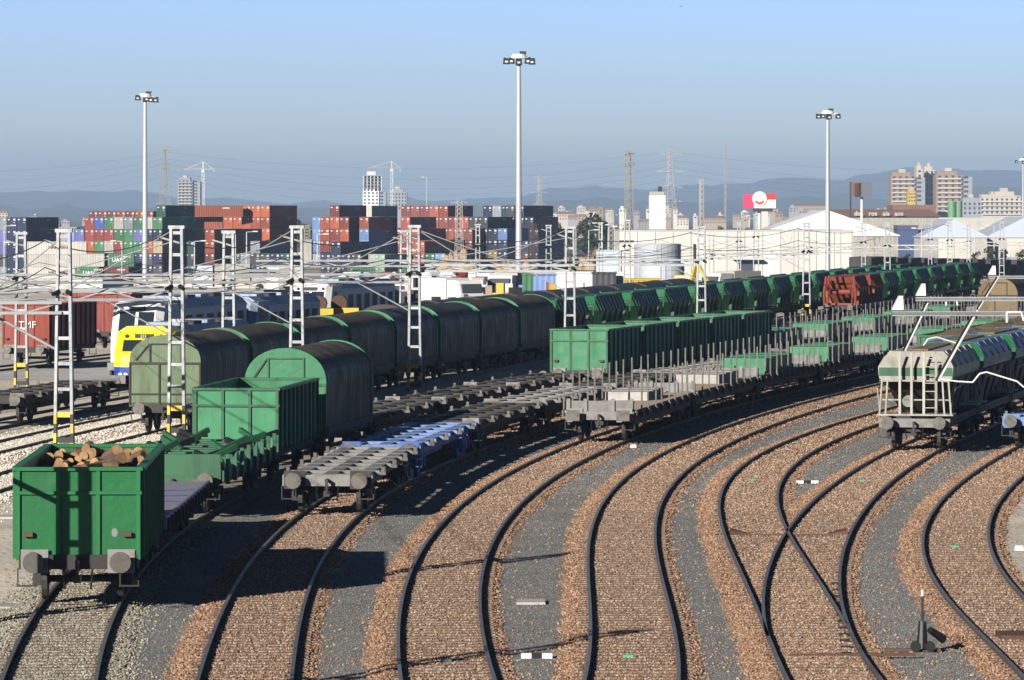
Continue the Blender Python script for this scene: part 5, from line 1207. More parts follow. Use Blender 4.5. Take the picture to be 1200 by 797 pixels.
for i in range(46):
    nm, m_ = CC[(i*7) % 10]; px = 424 + 5.9*i + q5.uniform(-2, 2); Y = q5.uniform(395, 440); w_ = q5.uniform(.25, .75); h_ = q5.uniform(1.3, 3.1); x = X_at(px, Y)
    t = thing('machine_part', f'{MN(nm)} {nm} machine part from the left beyond the rounded train', 'machinery', 'clutter of machine parts beyond the rounded train', (x, Y, gz(Y)), q5.uniform(-.6, .6))
    box_part('body', m_, t, -w_, w_, -.6, .6, 0, h_*.7); box_part('top', m_ if i % 3 else m_steel, t, -w_*.6, w_*.4, -.4, .4, h_*.7, h_)
    if i % 2: MB().tube((-w_, -.62, h_*.35), (-w_, -.3, h_*.35), h_*.25, h_*.25, 10).tube((w_, -.62, h_*.35), (w_, -.3, h_*.35), h_*.2, h_*.2, 10).build('wheel', m_steel, t)
def machine(label, px, Y, w_):
    x = X_at(px, Y); t = thing('track_machine', label, 'track machine', 'yellow track machines', (x, Y, gz(Y)))
    for s in (-1, 1):
        box_part('portal_leg', m_yellow, t, s*w_/2-.12, s*w_/2+.12, -.12, .12, 0.3, 3.0)
        MB().tube((s*w_/2, -.3, .5), (s*w_/2, .3, .5), .45, .45, 12).build('wheel', m_steel, t)
    box_part('portal_beam', m_yellow, t, -w_/2-.12, w_/2+.12, -.15, .15, 2.62, 3.02); box_part('engine', m_steel, t, -.6, .6, .2, 2.6, 1.5, 2.9); MB().tube((0,.2,3.3),(0,1.8,3.3),.5,.5,12).build('drum', m_rusty, t)
machine('yellow portal track machine behind the tarpaulin train', 373, 290, 1.6); machine('second yellow portal machine right of the first', 397, 292, 2.2)
def excavator(label, px, Y):
    t = thing('excavator', label, 'excavator', None, (X_at(px, Y), Y, gz(Y)))
    for s in (-1, 1): MB().prism_x([(-1.6,.1),(1.6,.1),(2.0,.5),(1.6,.9),(-1.6,.9),(-2.0,.5)], s*1.1-.25, s*1.1+.25).build('track', m_black, t)
    box_part('house', m_yellow, t, -1.2, 1.2, -1.2, 1.8, 1.0, 1.9); c = box_part('cab', m_yellow, t, -1.1, 0.0, -1.1, .5, 1.9, 3.0); box_part('window', m_white, c, -1.0, -.1, -1.13, -1.1, 2.1, 2.85)
    MB().bar((.4,-1,1.8),(1.0,-2.0,4.2),.35).build('boom', m_yellow, t); MB().bar((1.0,-2.0,4.2),(2.0,-3.0,2.4),.28).build('stick', m_yellow, t); box_part('bucket', m_steel, t, 1.6, 2.5, -3.4, -2.6, 1.6, 2.4)
excavator('yellow excavator right of the white hut', 803, 450)
# parked vehicles in the far yard
def vehicle(label, px, Y, m, kind, rz=0.0):
    t = thing('parked_truck' if kind == 'truck' else 'parked_car', label, 'truck' if kind == 'truck' else 'car', 'vehicles parked beyond the sidings', (X_at(px, Y), Y, gz(Y)), rz)
    if kind == 'truck':
        c = MB().prism_x([(-1.1,.5),(1.0,.5),(1.0,2.9),(-.7,2.9),(-1.1,1.7)], -1.2, 1.2).build('cab', m, t); box_part('windscreen', m_window, c, -1.0, 1.0, -1.12, -.72, 1.8, 2.6)
        box_part('box_body', [m_concrete, cmat('grey'), m_white][int(px) % 3], t, -1.25, 1.25, 1.2, 5.2, .9, 3.1); ys_ = (-.2, 3.0, 6.2)
    else:
        MB().prism_x([(-2.1,.3),(2.1,.3),(2.1,.85),(1.3,.9),(.8,1.45),(-.8,1.45),(-1.4,.9),(-2.1,.8)], -.85, .85).build('body', m, t); box_part('windscreen', m_window, t, -.7, .7, -1.3, -.9, .95, 1.35); ys_ = (-1.3, 1.3)
    for yy in ys_:
        for s in (-1, 1): MB().tube((s*.7, yy, .42), (s*.95, yy, .42), .42 if kind == 'truck' else .32, None, 10).build('wheel', m_black, t)
cols = [('white', m_white), ('red', m_red), ('silver', m_silver), ('silver', m_silver), ('white', m_white), ('grey', m_greysteel)]
px = 372; i = 0
for i in range(16):
    c, m_ = cols[(i*5) % 6]; vehicle(f'{c} car, {ORD[i] if i < 15 else "last"} in the row along the pale wall', 372 + 15*i + 4*((i*7) % 3), 640, m_, 'car', R(70 + 25*((i*3) % 5)))
for i, (px, Y) in enumerate(((575, 470), (588, 455), (545, 420), (690, 460), (700, 480), (497, 440), (330, 520), (240, 540), (840, 470))):
    c, m_ = cols[(i*2) % 6]; vehicle(f'{c} cabbed truck, {ORD[i]} among the machines beyond the sidings', px, Y, m_, 'truck', R(-60 + 47*i))
# a dark far train before the sheds on the right
m_darkw = mat('dark_covered_wagon', (.035,.035,.04), .6, dirt=(.07,.05,.04), amt=.5, scale=1)
a0 = None
for i in range(14):
    px = 1015 + 15.5*i; Y = 600 + 14*i
    lab = f'dark open wagon, {ORD[i]} in the far train before the grey sheds'
    if a0 is None: a0 = o = open_wagon(lab, 'dark wagons of the far train', 13.0, m_darkw, m_darkw, 3.2)
    else: o = tag(dup(a0), lab)
    x = 46 + 2.55*i*1.0; 
    o.location = (X_at(px, Y), Y, gz(Y)+.1); o.rotation_euler = (0,0,-math.atan2(X_at(1030.5, 614)-X_at(1015, 600), 14))
# tanks
def tank(label, px0, px1, yt, yb, Y, m, cone=True):
    a, b = X_at(px0, Y), X_at(px1, Y); r_ = (b-a)/2; zt = H-(yt-HZ)*Y/F; z0 = H-(yb-HZ)*Y/F; z0 = min(z0, gz(Y))
    t = thing('storage_tank', label, 'tank', 'round storage tanks', ((a+b)/2, Y+r_, z0)); h_ = zt-z0
    MB().tube((0,0,0),(0,0,h_),r_,r_,32).build('shell', m, t)
    for i in range(1, 5): MB().tube((0,0,h_*i/5-.06),(0,0,h_*i/5+.06),r_+.05,r_+.05,32).build('ring', m, t)
    if cone: MB().tube((0,0,h_),(0,0,h_+r_*.12),r_,.3,32).build('roof', m, t)
    lad = MB(); lad.bar((-.3,-r_-.15,0),(-.3,-r_-.15,h_),.06); lad.bar((.3,-r_-.15,0),(.3,-r_-.15,h_),.06); lad.build('ladder', m_white, t); return t
tank('silver storage tank behind, taller of the pair', 744, 799, 286, 330, 720, m_silver, False); tank('silver storage tank in front with low cone roof', 750, 803, 309, 345, 600, m_silver)
tank('left green tank beside the apartment block', 1111, 1121, 236, 262, 2100, m_tgreen, False); tank('right green tank beside the apartment block', 1120, 1128, 236, 262, 2120, m_tgreen, False)
# warehouse, tower, sheds and tents
wh = solid('warehouse', 'long white warehouse behind the silver tanks', 'warehouse', 726, 1000, 271, 330, 860, 40, m_ware, None, m_wall)
for i in range(13): sub(wh, 'wall_panel', m_ware, .005+.0765*i, .076+.0765*i, .03, .99, -.14, -.061)
sub(wh, 'loading_door', m_window, .51, .575, .05, .42, -.3, -.141); sub(wh, 'canopy', m_white, .48, .60, .44, .48, -2.5, -.141); sub(wh, 'door_frame', m_steel, .315, .323, .05, .75, -.5, -.141)
sub(wh, 'window_strip', m_window, .0, .06, .78, .82, -.22, -.141)
tw = solid('white_tower', 'tall plain white tower above the warehouse roof', 'tower', 761, 780, 229, 280, 1150, 6, m_white); sub(tw, 'parapet', m_concrete, 0, .9, 1.0, 1.05, 0, 1); sub(tw, 'antenna_box', m_steel, .55, .8, 1.0, 1.12, 2, 3); sub(tw, 'vent', m_aparts, .55, .68, .25, .42, -.2, -.061)
def tent(label, px0, pxa, px1, ya, ye, yb, Y, depth, m, wall, doors):
    x0, xa, x1 = X_at(px0, Y), X_at(pxa, Y), X_at(px1, Y); za, ze, zb = [H-(q-HZ)*Y/F for q in (ya, ye, yb)]; zb = min(zb, gz(Y))
    t = thing('industrial_tent', label, 'shed', 'gabled white sheds', (x0, Y, zb)); w_ = x1-x0; he = ze-zb; ha = za-zb; ax_ = xa-x0
    MB().prism_y([(-.3, he-.1), (w_+.3, he-.1), (w_+.3, he+.05), (ax_, ha), (-.3, he+.05)], -.3, depth).build('roof', m, t)
    MB().box(0, w_, 0, depth-.3, 0, he-.11).build('wall', wall, t)
    n = max(4, int(w_/4.5)); 
    for i in range(n): box_part('wall_panel', wall if i % 3 else m_concrete, t, w_*i/n+.08, w_*(i+1)/n-.08, -.12, -.001, 0.1, he-.3)
    for f0, f1, fh in doors: box_part('door', m_aparts, t, w_*f0, w_*f1, -.22, -.121, 0, he*fh)
    return t
tent('big white gabled shed right of the warehouse', 884, 969, 1053, 246, 276, 330, 1000, 40, m_tent, m_cream, ((.1,.16,.8),(.17,.23,.8),(.35,.44,.7),(.6,.75,.5)))
tent('pale grey gabled shed in the right middle', 1080, 1118, 1157, 257, 278, 330, 1060, 40, m_tentgrey, m_wall, ((.0,.2,.6),(.6,.9,.5)))
tent('pale grey gabled shed at the right edge', 1157, 1202, 1246, 254, 278, 330, 1065, 40, m_tentgrey, m_wall, ((.1,.4,.55),))
lo = solid('low_shed', 'dark blue sheet clad shed between the gabled sheds', 'shed', 1052, 1076, 265, 300, 1080, 12, mat('navy_sheet', (.06,.09,.2), .6), None, m_brickwall)
fa = solid('factory', 'long brown factory with white roof letters above the gabled shed', 'factory', 950, 1100, 254, 275, 1700, 60, m_cream, None)
MB().add([(-fa['_w']-1,-1,fa['_h']),(fa['_w']+1,-1,fa['_h']),(fa['_w']+1,60,fa['_h']),(-fa['_w']-1,60,fa['_h']),(-fa['_w']+10,14,fa['_h']+2.6),(fa['_w']-2,14,fa['_h']+2.6),(fa['_w']-2,50,fa['_h']+2.6),(-fa['_w']+10,50,fa['_h']+2.6)],[(0,3,2,1),(4,5,6,7),(0,1,5,4),(1,2,6,5),(2,3,7,6),(3,0,4,7)]).build('roof', m_brickwall, fa)
for px_, tx_ in ((1006, 'dos'), (1022.5, 'ros'), (1038, 'aia'), (1053, 'aos')):
    sg = text_mesh(tx_, 2.3, m_wall, fa, (X_at(px_, 1700) - fa.location.x, -1.6, fa['_h']+1.1), name='roof_letters', depth=.15, bold=.06)
solid('brick_hall', 'dark brick hall below the apartment blocks', 'factory', 1046, 1096, 240, 256, 2000, 30, m_brickwall)
solid('white_hall', 'long low white hall at the foot of the apartment blocks', 'factory', 1072, 1180, 255, 262, 1900, 30, m_wall)
# billboards
def billboard(label, px0, px1, yt, yb, ybase, Y, build):
    t = thing('billboard', label, 'billboard', None, (X_at((px0+px1)/2, Y), Y, gz(Y))); s_ = Y/F; zt = H-(yt-HZ)*s_-gz(Y); zb = H-(yb-HZ)*s_-gz(Y); w_ = (px1-px0)*s_/2
    MB().tube((0,.3,0),(0,.3,zb),.45,.45,10).build('post', m_white, t); build(t, w_, zb, zt); return t
m_pink = mat('pink_red_panel', (.72,.045,.12), .5); m_sred = mat('sign_red', (.62,.035,.03), .5)
def b1(t, w_, zb, zt):
    h_ = zt-zb; box_part('pink_panel', m_pink, t, -w_, -w_*.35, -.2, .2, zb, zt-h_*.1); box_part('white_panel', m_white, t, -w_*.348, w_, -.2, .2, zb, zb+h_*.55); box_part('red_panel', m_sred, t, -w_*.348, w_, -.2, .2, zb+h_*.552, zt-h_*.06)
    MB().tube((0,-.45,zb+h_*.62),(0,-.21,zb+h_*.62),h_*.48,h_*.48,28).build('white_disc', m_white, t)
    pr = [(h_*.30*math.cos(a), -h_*.30*math.sin(a)) for a in np.linspace(.25, math.pi-.25, 12)] + [(h_*.2*math.cos(a), -h_*.13*math.sin(a)-.15) for a in np.linspace(math.pi-.25, .25, 12)]
    MB().prism_y([(x_, z_+zb+h_*.55) for x_, z_ in pr], -.55, -.451).build('red_curve', m_sred, t); box_part('catwalk', m_steel, t, -w_*.4, w_*.8, -1.2, .2, zb-.9, zb-.05)
billboard('pink and white billboard with a white disc beside the warehouse', 871, 909, 226, 244, 270, 1300, b1)
def b2(t, w_, zb, zt):
    MB().add([(-w_,-1,zb),(-w_*.1,-2.5,zb),(-w_*.1,-2.5,zt),(-w_,-1,zt),(-w_,-.6,zb),(-w_*.1,-2.1,zb),(-w_*.1,-2.1,zt),(-w_,-.6,zt)],[(0,1,2,3),(7,6,5,4),(0,4,5,1),(1,5,6,2),(2,6,7,3),(3,7,4,0)]).build('front_panel', m_brickwall, t)
    MB().add([(-w_*.1,-2.5,zb),(w_,.2,zb),(w_,.2,zt),(-w_*.1,-2.5,zt),(-w_*.1,-2.1,zb),(w_,.6,zb),(w_,.6,zt),(-w_*.1,-2.1,zt)],[(0,1,2,3),(7,6,5,4),(0,4,5,1),(1,5,6,2),(2,6,7,3),(3,7,4,0)]).build('side_panel', m_aparts, t)
    for i in range(5): box_part('slat', m_rusty, t, -w_*.95+i*w_*.17, -w_*.95+i*w_*.17+w_*.08, -2.9+0.0*i, -2.52, zb+.3, zt-.3)
    MB().bar((-w_-.3,.3,-zb*.2),(-w_-.3,.3,zt),.5).build('post', m_steel, t)
billboard('brown two sided billboard left of the apartment blocks', 998, 1022, 213, 231, 250, 1600, b2)
# apartment towers: bands of balconies with windows as real pieces
def block(label, px0, px1, yt, yb, Y, depth, m, floors, cols_, side=None, group='far apartment blocks', name='apartment_block', band=None, roofm=None):
    t = solid(name, label, 'building', px0, px1, yt, yb, Y, depth, m, group); w_, hh = t['_w'], t['_h']
    z0 = hh - (yb-yt)*Y/F if (yb-yt)*Y/F < hh else 0; fh = (hh-z0)/floors
    wm = MB().box(-w_/cols_*.36, w_/cols_*.36, -.35, -.05, fh*.25, fh*.72).mesh('window'); wm.materials.append(m_window)
    for f_ in range(floors):
        if band: box_part('balcony', band, t, -w_*.9, w_*.9, -1.2, -.36, z0+f_*fh, z0+f_*fh+fh*.38)
        for c in range(cols_): put('window', wm, t, (-w_+2*w_*(c+.5)/cols_, 0, z0+f_*fh + (.15*fh if band else 0)))
    if side:
        box_part('side_wing', side, t, w_+.02, w_*1.0+depth*.28, 1.0, depth, 0, hh*.97)
        sm = MB().box(w_+depth*.04, w_+depth*.16, .7, 1.0, fh*.25, fh*.7).mesh('window'); sm.materials.append(m_window)
        for f_ in range(floors): put('window', sm, t, (0, 0, z0+f_*fh))
    box_part('parapet', roofm or m, t, -w_*.9, w_*.6, 2, depth-2, hh, hh+fh*.8); box_part('stair_head', m_apart, t, -w_*.3, w_*.2, 3, depth*.6, hh+fh*.8, hh+fh*1.5); return t
block('right brick and white balcony tower block', 1097, 1128, 205, 254, 3000, 22, m_apartb, 9, 4, m_aparts, band=m_apart); block('left brick and white balcony tower block', 1044, 1073, 206, 237, 3050, 22, m_apartb, 6, 4, m_aparts, band=m_apart)
block('slim white tower between the brick blocks', 1074, 1081, 198, 240, 3150, 20, m_apart, 8, 1); block('second slim white tower between the brick blocks', 1083, 1095, 199, 240, 3180, 20, m_apart, 8, 2, m_aparts)
block('long cream terrace block at the right', 1148, 1200, 232, 252, 2900, 20, m_apart, 4, 9, band=m_wall); block('cream block behind the terrace', 1160, 1196, 229, 246, 3100, 20, m_apart, 3, 6)
block('low blue grey block behind the green tanks', 1128, 1150, 236, 252, 2800, 20, m_aparts, 3, 4); block('yellow fronted low block below the left tower', 1064, 1073, 225, 237, 2950, 15, mat('yellow_facade', (.6,.42,.08), .8), 3, 3)
ct = block('white tower block under construction with open floors', 425, 444, 224, 244, 3400, 18, m_white, 5, 4, m_aparts, group='tower blocks under construction', name='tower_block'); 
ck = block('grey open frame of the tower block above the white part', 427, 444, 206, 224, 3405, 17, m_concrete, 5, 4, m_aparts, group='tower blocks under construction', name='tower_block', ) if False else None
w_, hh = ct['_w'], ct['_h']
for i in range(5):
    z = hh + i*2.2; box_part('floor_slab', m_concrete, ct, -w_*.95, w_*1.4, 0, 16, z+2.0, z+2.25)
    for q in np.linspace(-.9, 1.3, 6): box_part('column', m_white, ct, w_*q-.3, w_*q+.3, .2, .9, z+.26 if i else z, z+2.0)
    box_part('core', m_window, ct, -w_*.85, w_*1.3, 3, 12, z+.26, z+1.99)
box_part('top_storey', m_white, ct, -w_*.5, w_*.6, 2, 10, hh+11.3, hh+14)
block('blue grey block beside the construction tower', 455, 477, 225, 246, 3500, 18, m_aparts, 5, 6, group='tower blocks under construction')
gt = block('grey scaffolded tower block at the left', 208, 226, 211, 250, 3300, 18, m_aparts, 11, 4, m_aparts, group='tower blocks under construction', band=m_concrete)
def crane(label, px, yt, ybase, Y, left, right):
    s_ = Y/F; t = thing('tower_crane', label, 'crane', 'tower cranes', (X_at(px, Y), Y, gz(Y))); zt = H-(yt-HZ)*s_-gz(Y)
    for a in (-.8, .8):
        for b_ in (-.8, .8): MB().bar((a, b_, 0), (a, b_, zt), .3).build('mast_leg', m_white, t)
    n = int(zt/3)
    br = MB()
    for i in range(n): br.bar((-.8 if i % 2 else .8, -.8, zt*i/n), (.8 if i % 2 else -.8, -.8, zt*(i+1)/n), .22)
    br.build('mast_lattice', m_white, t); MB().bar((-left*s_,0,zt),(right*s_,0,zt),.9,.9).build('jib', m_cream, t); box_part('cab', m_white, t, -1, 1, -1.5, 1, zt-2.5, zt-.5)
    MB().bar((0,0,zt),(0,0,zt+5),.6).build('apex', m_white, t); tie = MB(); tie.bar((0,0,zt+5),(right*s_*.8,0,zt+.5),.2); tie.bar((0,0,zt+5),(-left*s_*.8,0,zt+.5),.2); tie.build('tie', m_white, t); box_part('counterweight', m_concrete, t, (right*s_*.85 if right < left else -left*s_*.95), (right*s_*.98 if right < left else -left*s_*.8), -1, 1, zt-2.5, zt-.4)
crane('pale tower crane above the scaffolded block at the left', 238, 198, 250, 3350, 22, 14); crane('tower crane beside the white tower block', 459, 197, 250, 3450, 30, 11)
# pylons, poles, antenna
def pylon(label, px, yt, Y, wb, arms, m, group='lattice power pylons', topw_=.12):
    s_ = Y/F; zg = gz(Y); t = thing('power_pylon', label, 'pylon', group, (X_at(px, Y), Y, zg), 0.3); hh = H-(yt-HZ)*s_-zg; hw = lambda z: wb*((1-z/hh)**1.15*(1-topw_)+topw_)
    th_ = max(.07, hh*.0045)
    for a in (-1, 1):
        for b_ in (-1, 1):
            L_ = MB(); zz = np.linspace(0, hh, 7)
            for z0, z1 in zip(zz[:-1], zz[1:]): L_.bar((a*hw(z0), b_*hw(z0), z0), (a*hw(z1), b_*hw(z1), z1), th_)
            L_.build('leg', m, t)
    n = 14; zs = [hh*(1-(1-i/n)**1.35) for i in range(n+1)]; br = MB()
    for z0, z1 in zip(zs[:-1], zs[1:]):
        for sgn in (-1, 1):
            br.bar((-hw(z0), sgn*hw(z0), z0), (hw(z1), sgn*hw(z1), z1), th_*.7); br.bar((hw(z0), sgn*hw(z0), z0), (-hw(z1), sgn*hw(z1), z1), th_*.7)
    br.build('bracing', m, t)
    for f_, ln in arms:
        z = hh*f_; c = MB(); c.bar((-ln, 0, z), (ln, 0, z), th_*1.2); c.bar((-ln, 0, z), (0, 0, z+ln*.28), th_*.8); c.bar((ln, 0, z), (0, 0, z+ln*.28), th_*.8); c.build('cross_arm', m, t)
    return t
m_pylon = mat('pylon_steel', (.42,.36,.28), .6, metal=.2); m_pylpale = mat('pale_pylon_steel', (.55,.5,.45), .6)
pylon('power pylon with four cross arms at the left before the hills', 193, 175, 2200, 3.6, ((.99,7),(.80,8.5),(.60,6),(.42,5)), m_pylon); pylon('pylon with wide cross arms behind the white tower', 785, 178, 2300, 3.6, ((.98,6),(.78,7),(.60,6.5),(.45,6)), m_pylpale)
pylon('slender lattice pylon with one cross arm left of the white tower', 737, 176, 1000, 1.0, ((.97,1.3),(.885,2.3)), m_pylon, topw_=.5); pylon('faint distant pylon above the navy containers', 632, 205, 3200, 3.0, ((.95,5),(.7,6),(.5,5)), m_pylpale)
pylon('slim lattice pole in front of the warehouse', 822, 210, 1000, .5, (), m_pylpale, 'slim lattice poles', .6); pylon('lattice pole in front of the stacked containers', 538, 236, 820, .7, ((.98,1.5),), m_pylpale, 'slim lattice poles', .6); pylon('rusty lattice pole at the right end of the containers', 625, 262, 760, .6, (), m_rusty, 'slim lattice poles', .7)
pylon('thin red and white radio mast before the hills', 850, 166, 4200, .5, (), mat('radio_mast_red', (.5,.40,.38), .6), 'slim lattice poles', .7); pylon('thin mast beside the concrete post with a box', 359, 264, 620, .5, ((.9,1.3),), m_cream, 'slim lattice poles', .7); pylon('lattice pole right of the warehouse tower', 716, 248, 1000, .8, ((.95,1.6),(.8,1.4)), m_pylpale, 'slim lattice poles', .5)
for i, (px, yt, Y) in enumerate(((500, 208, 1600), (5, 265, 700), (19, 285, 650), (289, 272, 720), (276, 275, 700), (228, 283, 700), (143, 283, 720), (372, 275, 720), (675, 268, 850), (690, 270, 850), (705, 262, 860), (713, 266, 900), (720, 264, 900), (836, 275, 700), (1080, 268, 800), (1142, 268, 800), (1165, 265, 900), (985, 268, 760), (930, 270, 780))):
    zt = H-(yt-HZ)*Y/F - gz(Y); t = thing('street_lamp', f'slim street lamp, {["first","second","third","fourth","fifth","sixth","seventh","eighth","ninth","tenth","eleventh","twelfth","thirteenth","fourteenth","fifteenth","sixteenth","seventeenth","eighteenth","nineteenth"][i]} along the far roads', 'street lamp', 'slim street lamps behind the yard', (X_at(px, Y), Y, gz(Y)))
    MB().tube((0,0,0),(0,0,zt),.13,.08,8).build('post', m_pole, t); MB().bar((0,0,zt),(1.4 if i % 2 else -1.4,0,zt+.1),.09).build('arm', m_pole, t); box_part('lamp_head', m_white, t, *( (.9,1.7) if i % 2 else (-1.7,-.9) ), -.15, .15, zt+.02, zt+.18)
for i, (y0, dy, sag) in enumerate(((178, 0, 5), (186, 1, 6), (192, 3, 7), (200, 2, 7), (206, 4, 8))):
    Y = 2250; pts = [P(-260, y0+8, Y), P(193, y0, Y), P(785, y0+dy, Y), P(1400, y0+6, Y)]; wire(f'high voltage line, {ORD[i]} from the top', pts, 0.055, sag*1.6, 16, m_wire, 'high voltage lines across the sky')
# trees
def leafmat(name, c):
    return mat(name, c, 0.7, dirt=tuple(q*.5 for q in c), amt=.6, scale=.5, spec=.2)
lf_dk = leafmat('dark_foliage', (.045,.065,.03)); lf_ol = leafmat('olive_foliage', (.085,.10,.045)); lf_bl = leafmat('bluish_foliage', (.05,.08,.06))
def tree(label, px, Y, w_px, yt, m, conic=False, n=900, seed=0, group='dark trees before the hills'):
    s_ = Y/F; zg = gz(Y); hh = H-(yt-HZ)*s_-zg; w_ = w_px*s_/2; q = random.Random(seed); t = thing('tree', label, 'tree', group, (X_at(px, Y), Y, zg))
    tr = MB(); tr.tube((0,0,0),(0,0,hh*.55),w_*.09,w_*.04,8)
    for i in range(6): a = q.random()*6.28; tr.tube((0,0,hh*(.25+.05*i)),(math.cos(a)*w_*.6, math.sin(a)*w_*.6, hh*(.5+.06*i)), w_*.035, w_*.012, 6)
    tr.build('trunk', m_bark, t); c = MB(); blobs = []
    for i in range(14):
        a = q.random()*6.28; rr = q.random()**.5*w_*.72; z = hh*(.32+.5*q.random()); 
        if conic: rr *= max(.15, 1.15-z/hh); 
        blobs.append((rr*math.cos(a), rr*math.sin(a), z, w_*(.22+.2*q.random())))
    for i in range(n):
        bx, by, bz, br_ = blobs[i % 14]; d = Vector((q.gauss(0,1), q.gauss(0,1), q.gauss(0,.8))).normalized()*br_*(.55+.5*q.random()); p = Vector((bx,by,bz))+d
        if p.z > hh: p.z = hh - q.random()*hh*.05
        l_ = w_*.13*(.6+.8*q.random()); u = Vector((q.gauss(0,1),q.gauss(0,1),q.gauss(0,1))).normalized(); v = u.orthogonal().normalized(); ww = u.cross(v)
        c.add([p+v*l_, p+ww*l_*.6, p-v*l_, p-ww*l_*.6], [(0,1,2,3)])
    me = c.mesh('crown'); me.materials.append(m); put('crown', me, t)
trees = [(706,1300,50,247,lf_dk),(686,1350,34,256,lf_ol),(653,1400,36,254,lf_ol),(668,1380,30,260,lf_bl),(845,1200,18,255,lf_dk),(834,1250,14,262,lf_ol),(352,1250,24,247,lf_dk),(362,1300,18,254,lf_dk),(100,1150,18,254,lf_dk),(92,1180,16,262,lf_dk),(1143,800,18,290,lf_dk),(1160,790,20,286,lf_ol),(1178,780,22,288,lf_dk),(1195,790,20,287,lf_ol),(1062,700,16,292,lf_dk),(1075,690,14,297,lf_ol),(872,1500,26,262,lf_ol),(905,1500,24,258,lf_bl),(862,1600,20,262,lf_ol),(920,1550,22,252,lf_ol),(935,1700,18,248,lf_bl),(700,1500,40,258,lf_bl),(640,1500,30,262,lf_bl),(735,1450,22,262,lf_dk),(755,1400,18,264,lf_ol)]
for i, (px, Y, wp, yt, m_) in enumerate(trees):
    kind = {'dark_foliage': 'dark', 'olive_foliage': 'olive green', 'bluish_foliage': 'bluish green'}[m_.name]
    tree(f'{kind} {"conical" if i in (4,5) else "bushy"} tree, {"tall and wide" if wp > 30 else "small"}, {ORD[i] if i < 15 else ["sixteenth","seventeenth","eighteenth","nineteenth","twentieth","next","farther","farthest","low","last"][i-15]} of the background trees', px, Y, wp, yt, m_, i in (4,5), 900 if wp > 20 else 500, i)
# far town: small houses and blocks, each its own
hm = [m_wall, m_apart, mat('town_tan', (.40,.34,.27), .85), mat('town_orange', (.34,.27,.21), .85), mat('town_grey', (.34,.34,.36), .85), mat('town_white', (.7,.68,.62), .8)]
roofm = mat('town_roof', (.28,.18,.13), .9)
q = random.Random(11)
HL = {}
def house_label(px, m_, w_px, q):
    c = {'whitewashed_wall': 'whitewashed', 'apartment_cream': 'cream', 'town_tan': 'tan', 'town_orange': 'dull orange', 'town_grey': 'grey', 'town_white': 'bright white'}[m_.name]
    place = 'at the far left' if px < 200 else 'left of the dark tree' if px < 690 else 'by the thin pylon' if px < 760 else 'right of the white tower' if px < 815 else 'left of the pink billboard' if px < 870 else 'just right of the pink billboard' if px < 930 else 'behind the tall shed gable' if px < 990 else 'near the brown billboard'
    k = f'{"wide" if w_px > 7.5 else "narrow"} {c} house in the far town {place}'; HL[k] = HL.get(k, 0) + 1
    return k if HL[k] == 1 else f'{ORD[min(14, HL[k]-1)]} {k}'
def house(px, Y, w_px, h_px, ybase):
    s_ = Y/F; m_ = q.choice(hm); hh = h_px*s_; z0 = -5.0; zb = H-(ybase-HZ)*s_; t = thing('house', house_label(px, m_, w_px, q), 'house', 'houses of the far town', (X_at(px, Y), Y, z0)); w_ = w_px*s_/2; top = max(3, zb+hh-z0)
    box_part('wall', m_, t, -w_, w_, 0, w_*1.2, 0, top); n = max(1, int(w_px/3)); k = max(1, int(h_px/2.5))
    for f_ in range(k):
        for c in range(n): box_part('window', m_window, t, -w_+2*w_*(c+.3)/n, -w_+2*w_*(c+.7)/n, -.25, -.01, top-(f_+.75)*hh/k, top-(f_+.35)*hh/k)
    if q.random() < .6: MB().add([(-w_-.2,-.2,top),(w_+.2,-.2,top),(w_+.2,w_*1.2+.2,top),(-w_-.2,w_*1.2+.2,top),(-w_*.8,w_*.6,top+1.5),(w_*.8,w_*.6,top+1.5)],[(0,1,5,4),(1,2,5),(2,3,4,5),(3,0,4),(3,2,1,0)]).build('roof', roofm, t)
    else: box_part('roof', m_, t, -w_*.6, w_*.3, w_*.3, w_*.9, top, top+1.6)
for i in range(80):
    px = q.uniform(640, 1050) if i % 8 else q.uniform(-20, 110); Y = q.uniform(2400, 5200); house(px, Y, q.uniform(4, 11), q.uniform(2.5, 6), q.uniform(247, 262) if i % 8 else q.uniform(252, 264))
for px, Y, w_, h_, yb in ((663, 3000, 22, 7, 258), (690, 3100, 18, 6, 256), (640, 2900, 14, 6, 258), (800, 3000, 14, 8, 264), (770, 2500, 16, 9, 262), (755, 2400, 14, 14, 274), (838, 2600, 26, 6, 262), (1010, 3300, 30, 5, 252), (950, 3600, 40, 5, 246), (60, 2300, 60, 12, 278)): house(px, Y, w_, h_, yb)
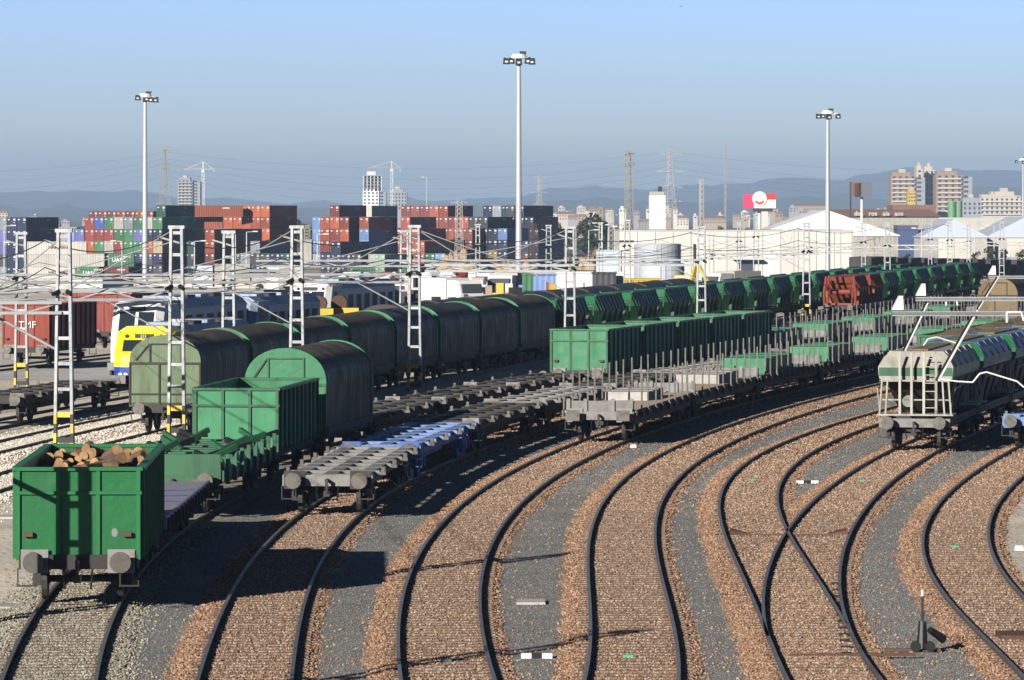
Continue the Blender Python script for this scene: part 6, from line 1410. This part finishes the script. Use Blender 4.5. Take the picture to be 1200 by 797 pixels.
# ------------------------------------------------------------------ hills
def hills(name, pts, Y, depth, m, seed, rough):
    vs = []; n = 220; ny = 10; xs = np.interp(np.linspace(0, 1, n+1), [0, 1], [pts[0][0], pts[-1][0]]); hs = np.interp(xs, [p[0] for p in pts], [p[1] for p in pts])
    for j in range(ny+1):
        f_ = j/ny
        for i in range(n+1):
            x = X_at(xs[i], Y); zt = (H-(hs[i]-HZ)*Y/F)+6; ridge = zt*(math.sin(f_*math.pi/2)**1.2 if f_ < 1 else 1)
            vs.append((x, Y - depth*(1-f_), -6 + max(0, ridge + rough*f_*mnoise.fractal(Vector((xs[i]*.02, f_*3, seed)), 1, 2, 5))))
    fs = [(j*(n+1)+i, j*(n+1)+i+1, (j+1)*(n+1)+i+1, (j+1)*(n+1)+i) for j in range(ny) for i in range(n)]
    me = bpy.data.meshes.new(name); me.from_pydata(vs, [], fs); me.materials.append(m); me.polygons.foreach_set('use_smooth', [True]*len(fs)); return tag(put(name, me), kind='structure')
m_hill = mat('scrubby_hill', (.10,.105,.07), .95, dirt=(.17,.14,.10), amt=.6, scale=.004, bump=.0); m_hill2 = mat('forest_hill', (.06,.075,.05), .95, dirt=(.11,.10,.07), amt=.6, scale=.003)
hills('hills', [(-500,238),(-100,232),(60,226),(120,224),(200,230),(300,236),(420,238),(560,234),(640,226),(700,220),(760,222),(830,218),(880,212),(920,206),(945,212),(990,208),(1030,200),(1060,195),(1100,201),(1140,199),(1200,202),(1300,198),(1700,215)], 20000, 4000, m_hill2, 2.2, 26)
hills('hills', [(-500,246),(60,244),(300,246),(600,244),(660,232),(700,236),(760,232),(840,238),(960,232),(1040,230),(1100,226),(1160,222),(1220,218),(1400,226),(1700,240)], 13000, 2500, m_hill, 7.7, 20)
# a bird high in the sky
bd = tag(MB().add([(-.9,0,.12),(-.3,.1,.28),(0,-.5,0),(0,.5,0),(.3,.1,.28),(.9,0,.12),(0,0,-.14),(0,.0,.1)],[(0,1,3,2),(2,3,4,5),(2,6,3),(2,3,7),(0,2,1),(5,4,2)]).build('bird', m_black), 'tiny dark bird flying high in the blue sky', 'bird'); bd.location = P(798, 8, 900); bd.scale = (.45,.45,.45)
# ------------------------------------------------------------------ air: one closed box of thin pale haze
hz = tag(MB().box(-6500, 6500, -120, 21500, -9, 240).build('haze', None), kind='stuff') if False else None
hb = MB().box(-6500, 6500, -120, 21500, -9, 240).mesh('haze'); hm_ = bpy.data.materials.new('haze_air'); hm_.use_nodes = True; n = hm_.node_tree.nodes; l = hm_.node_tree.links; n.remove(n['Principled BSDF'])
pv = n.new('ShaderNodeVolumePrincipled'); pv.inputs['Color'].default_value = (.52,.72,1,1); pv.inputs['Density'].default_value = 0.000096; pv.inputs['Anisotropy'].default_value = 0.0
l.new(pv.outputs[0], n['Material Output'].inputs['Volume']); hb.materials.append(hm_); tag(put('haze', hb), kind='stuff')
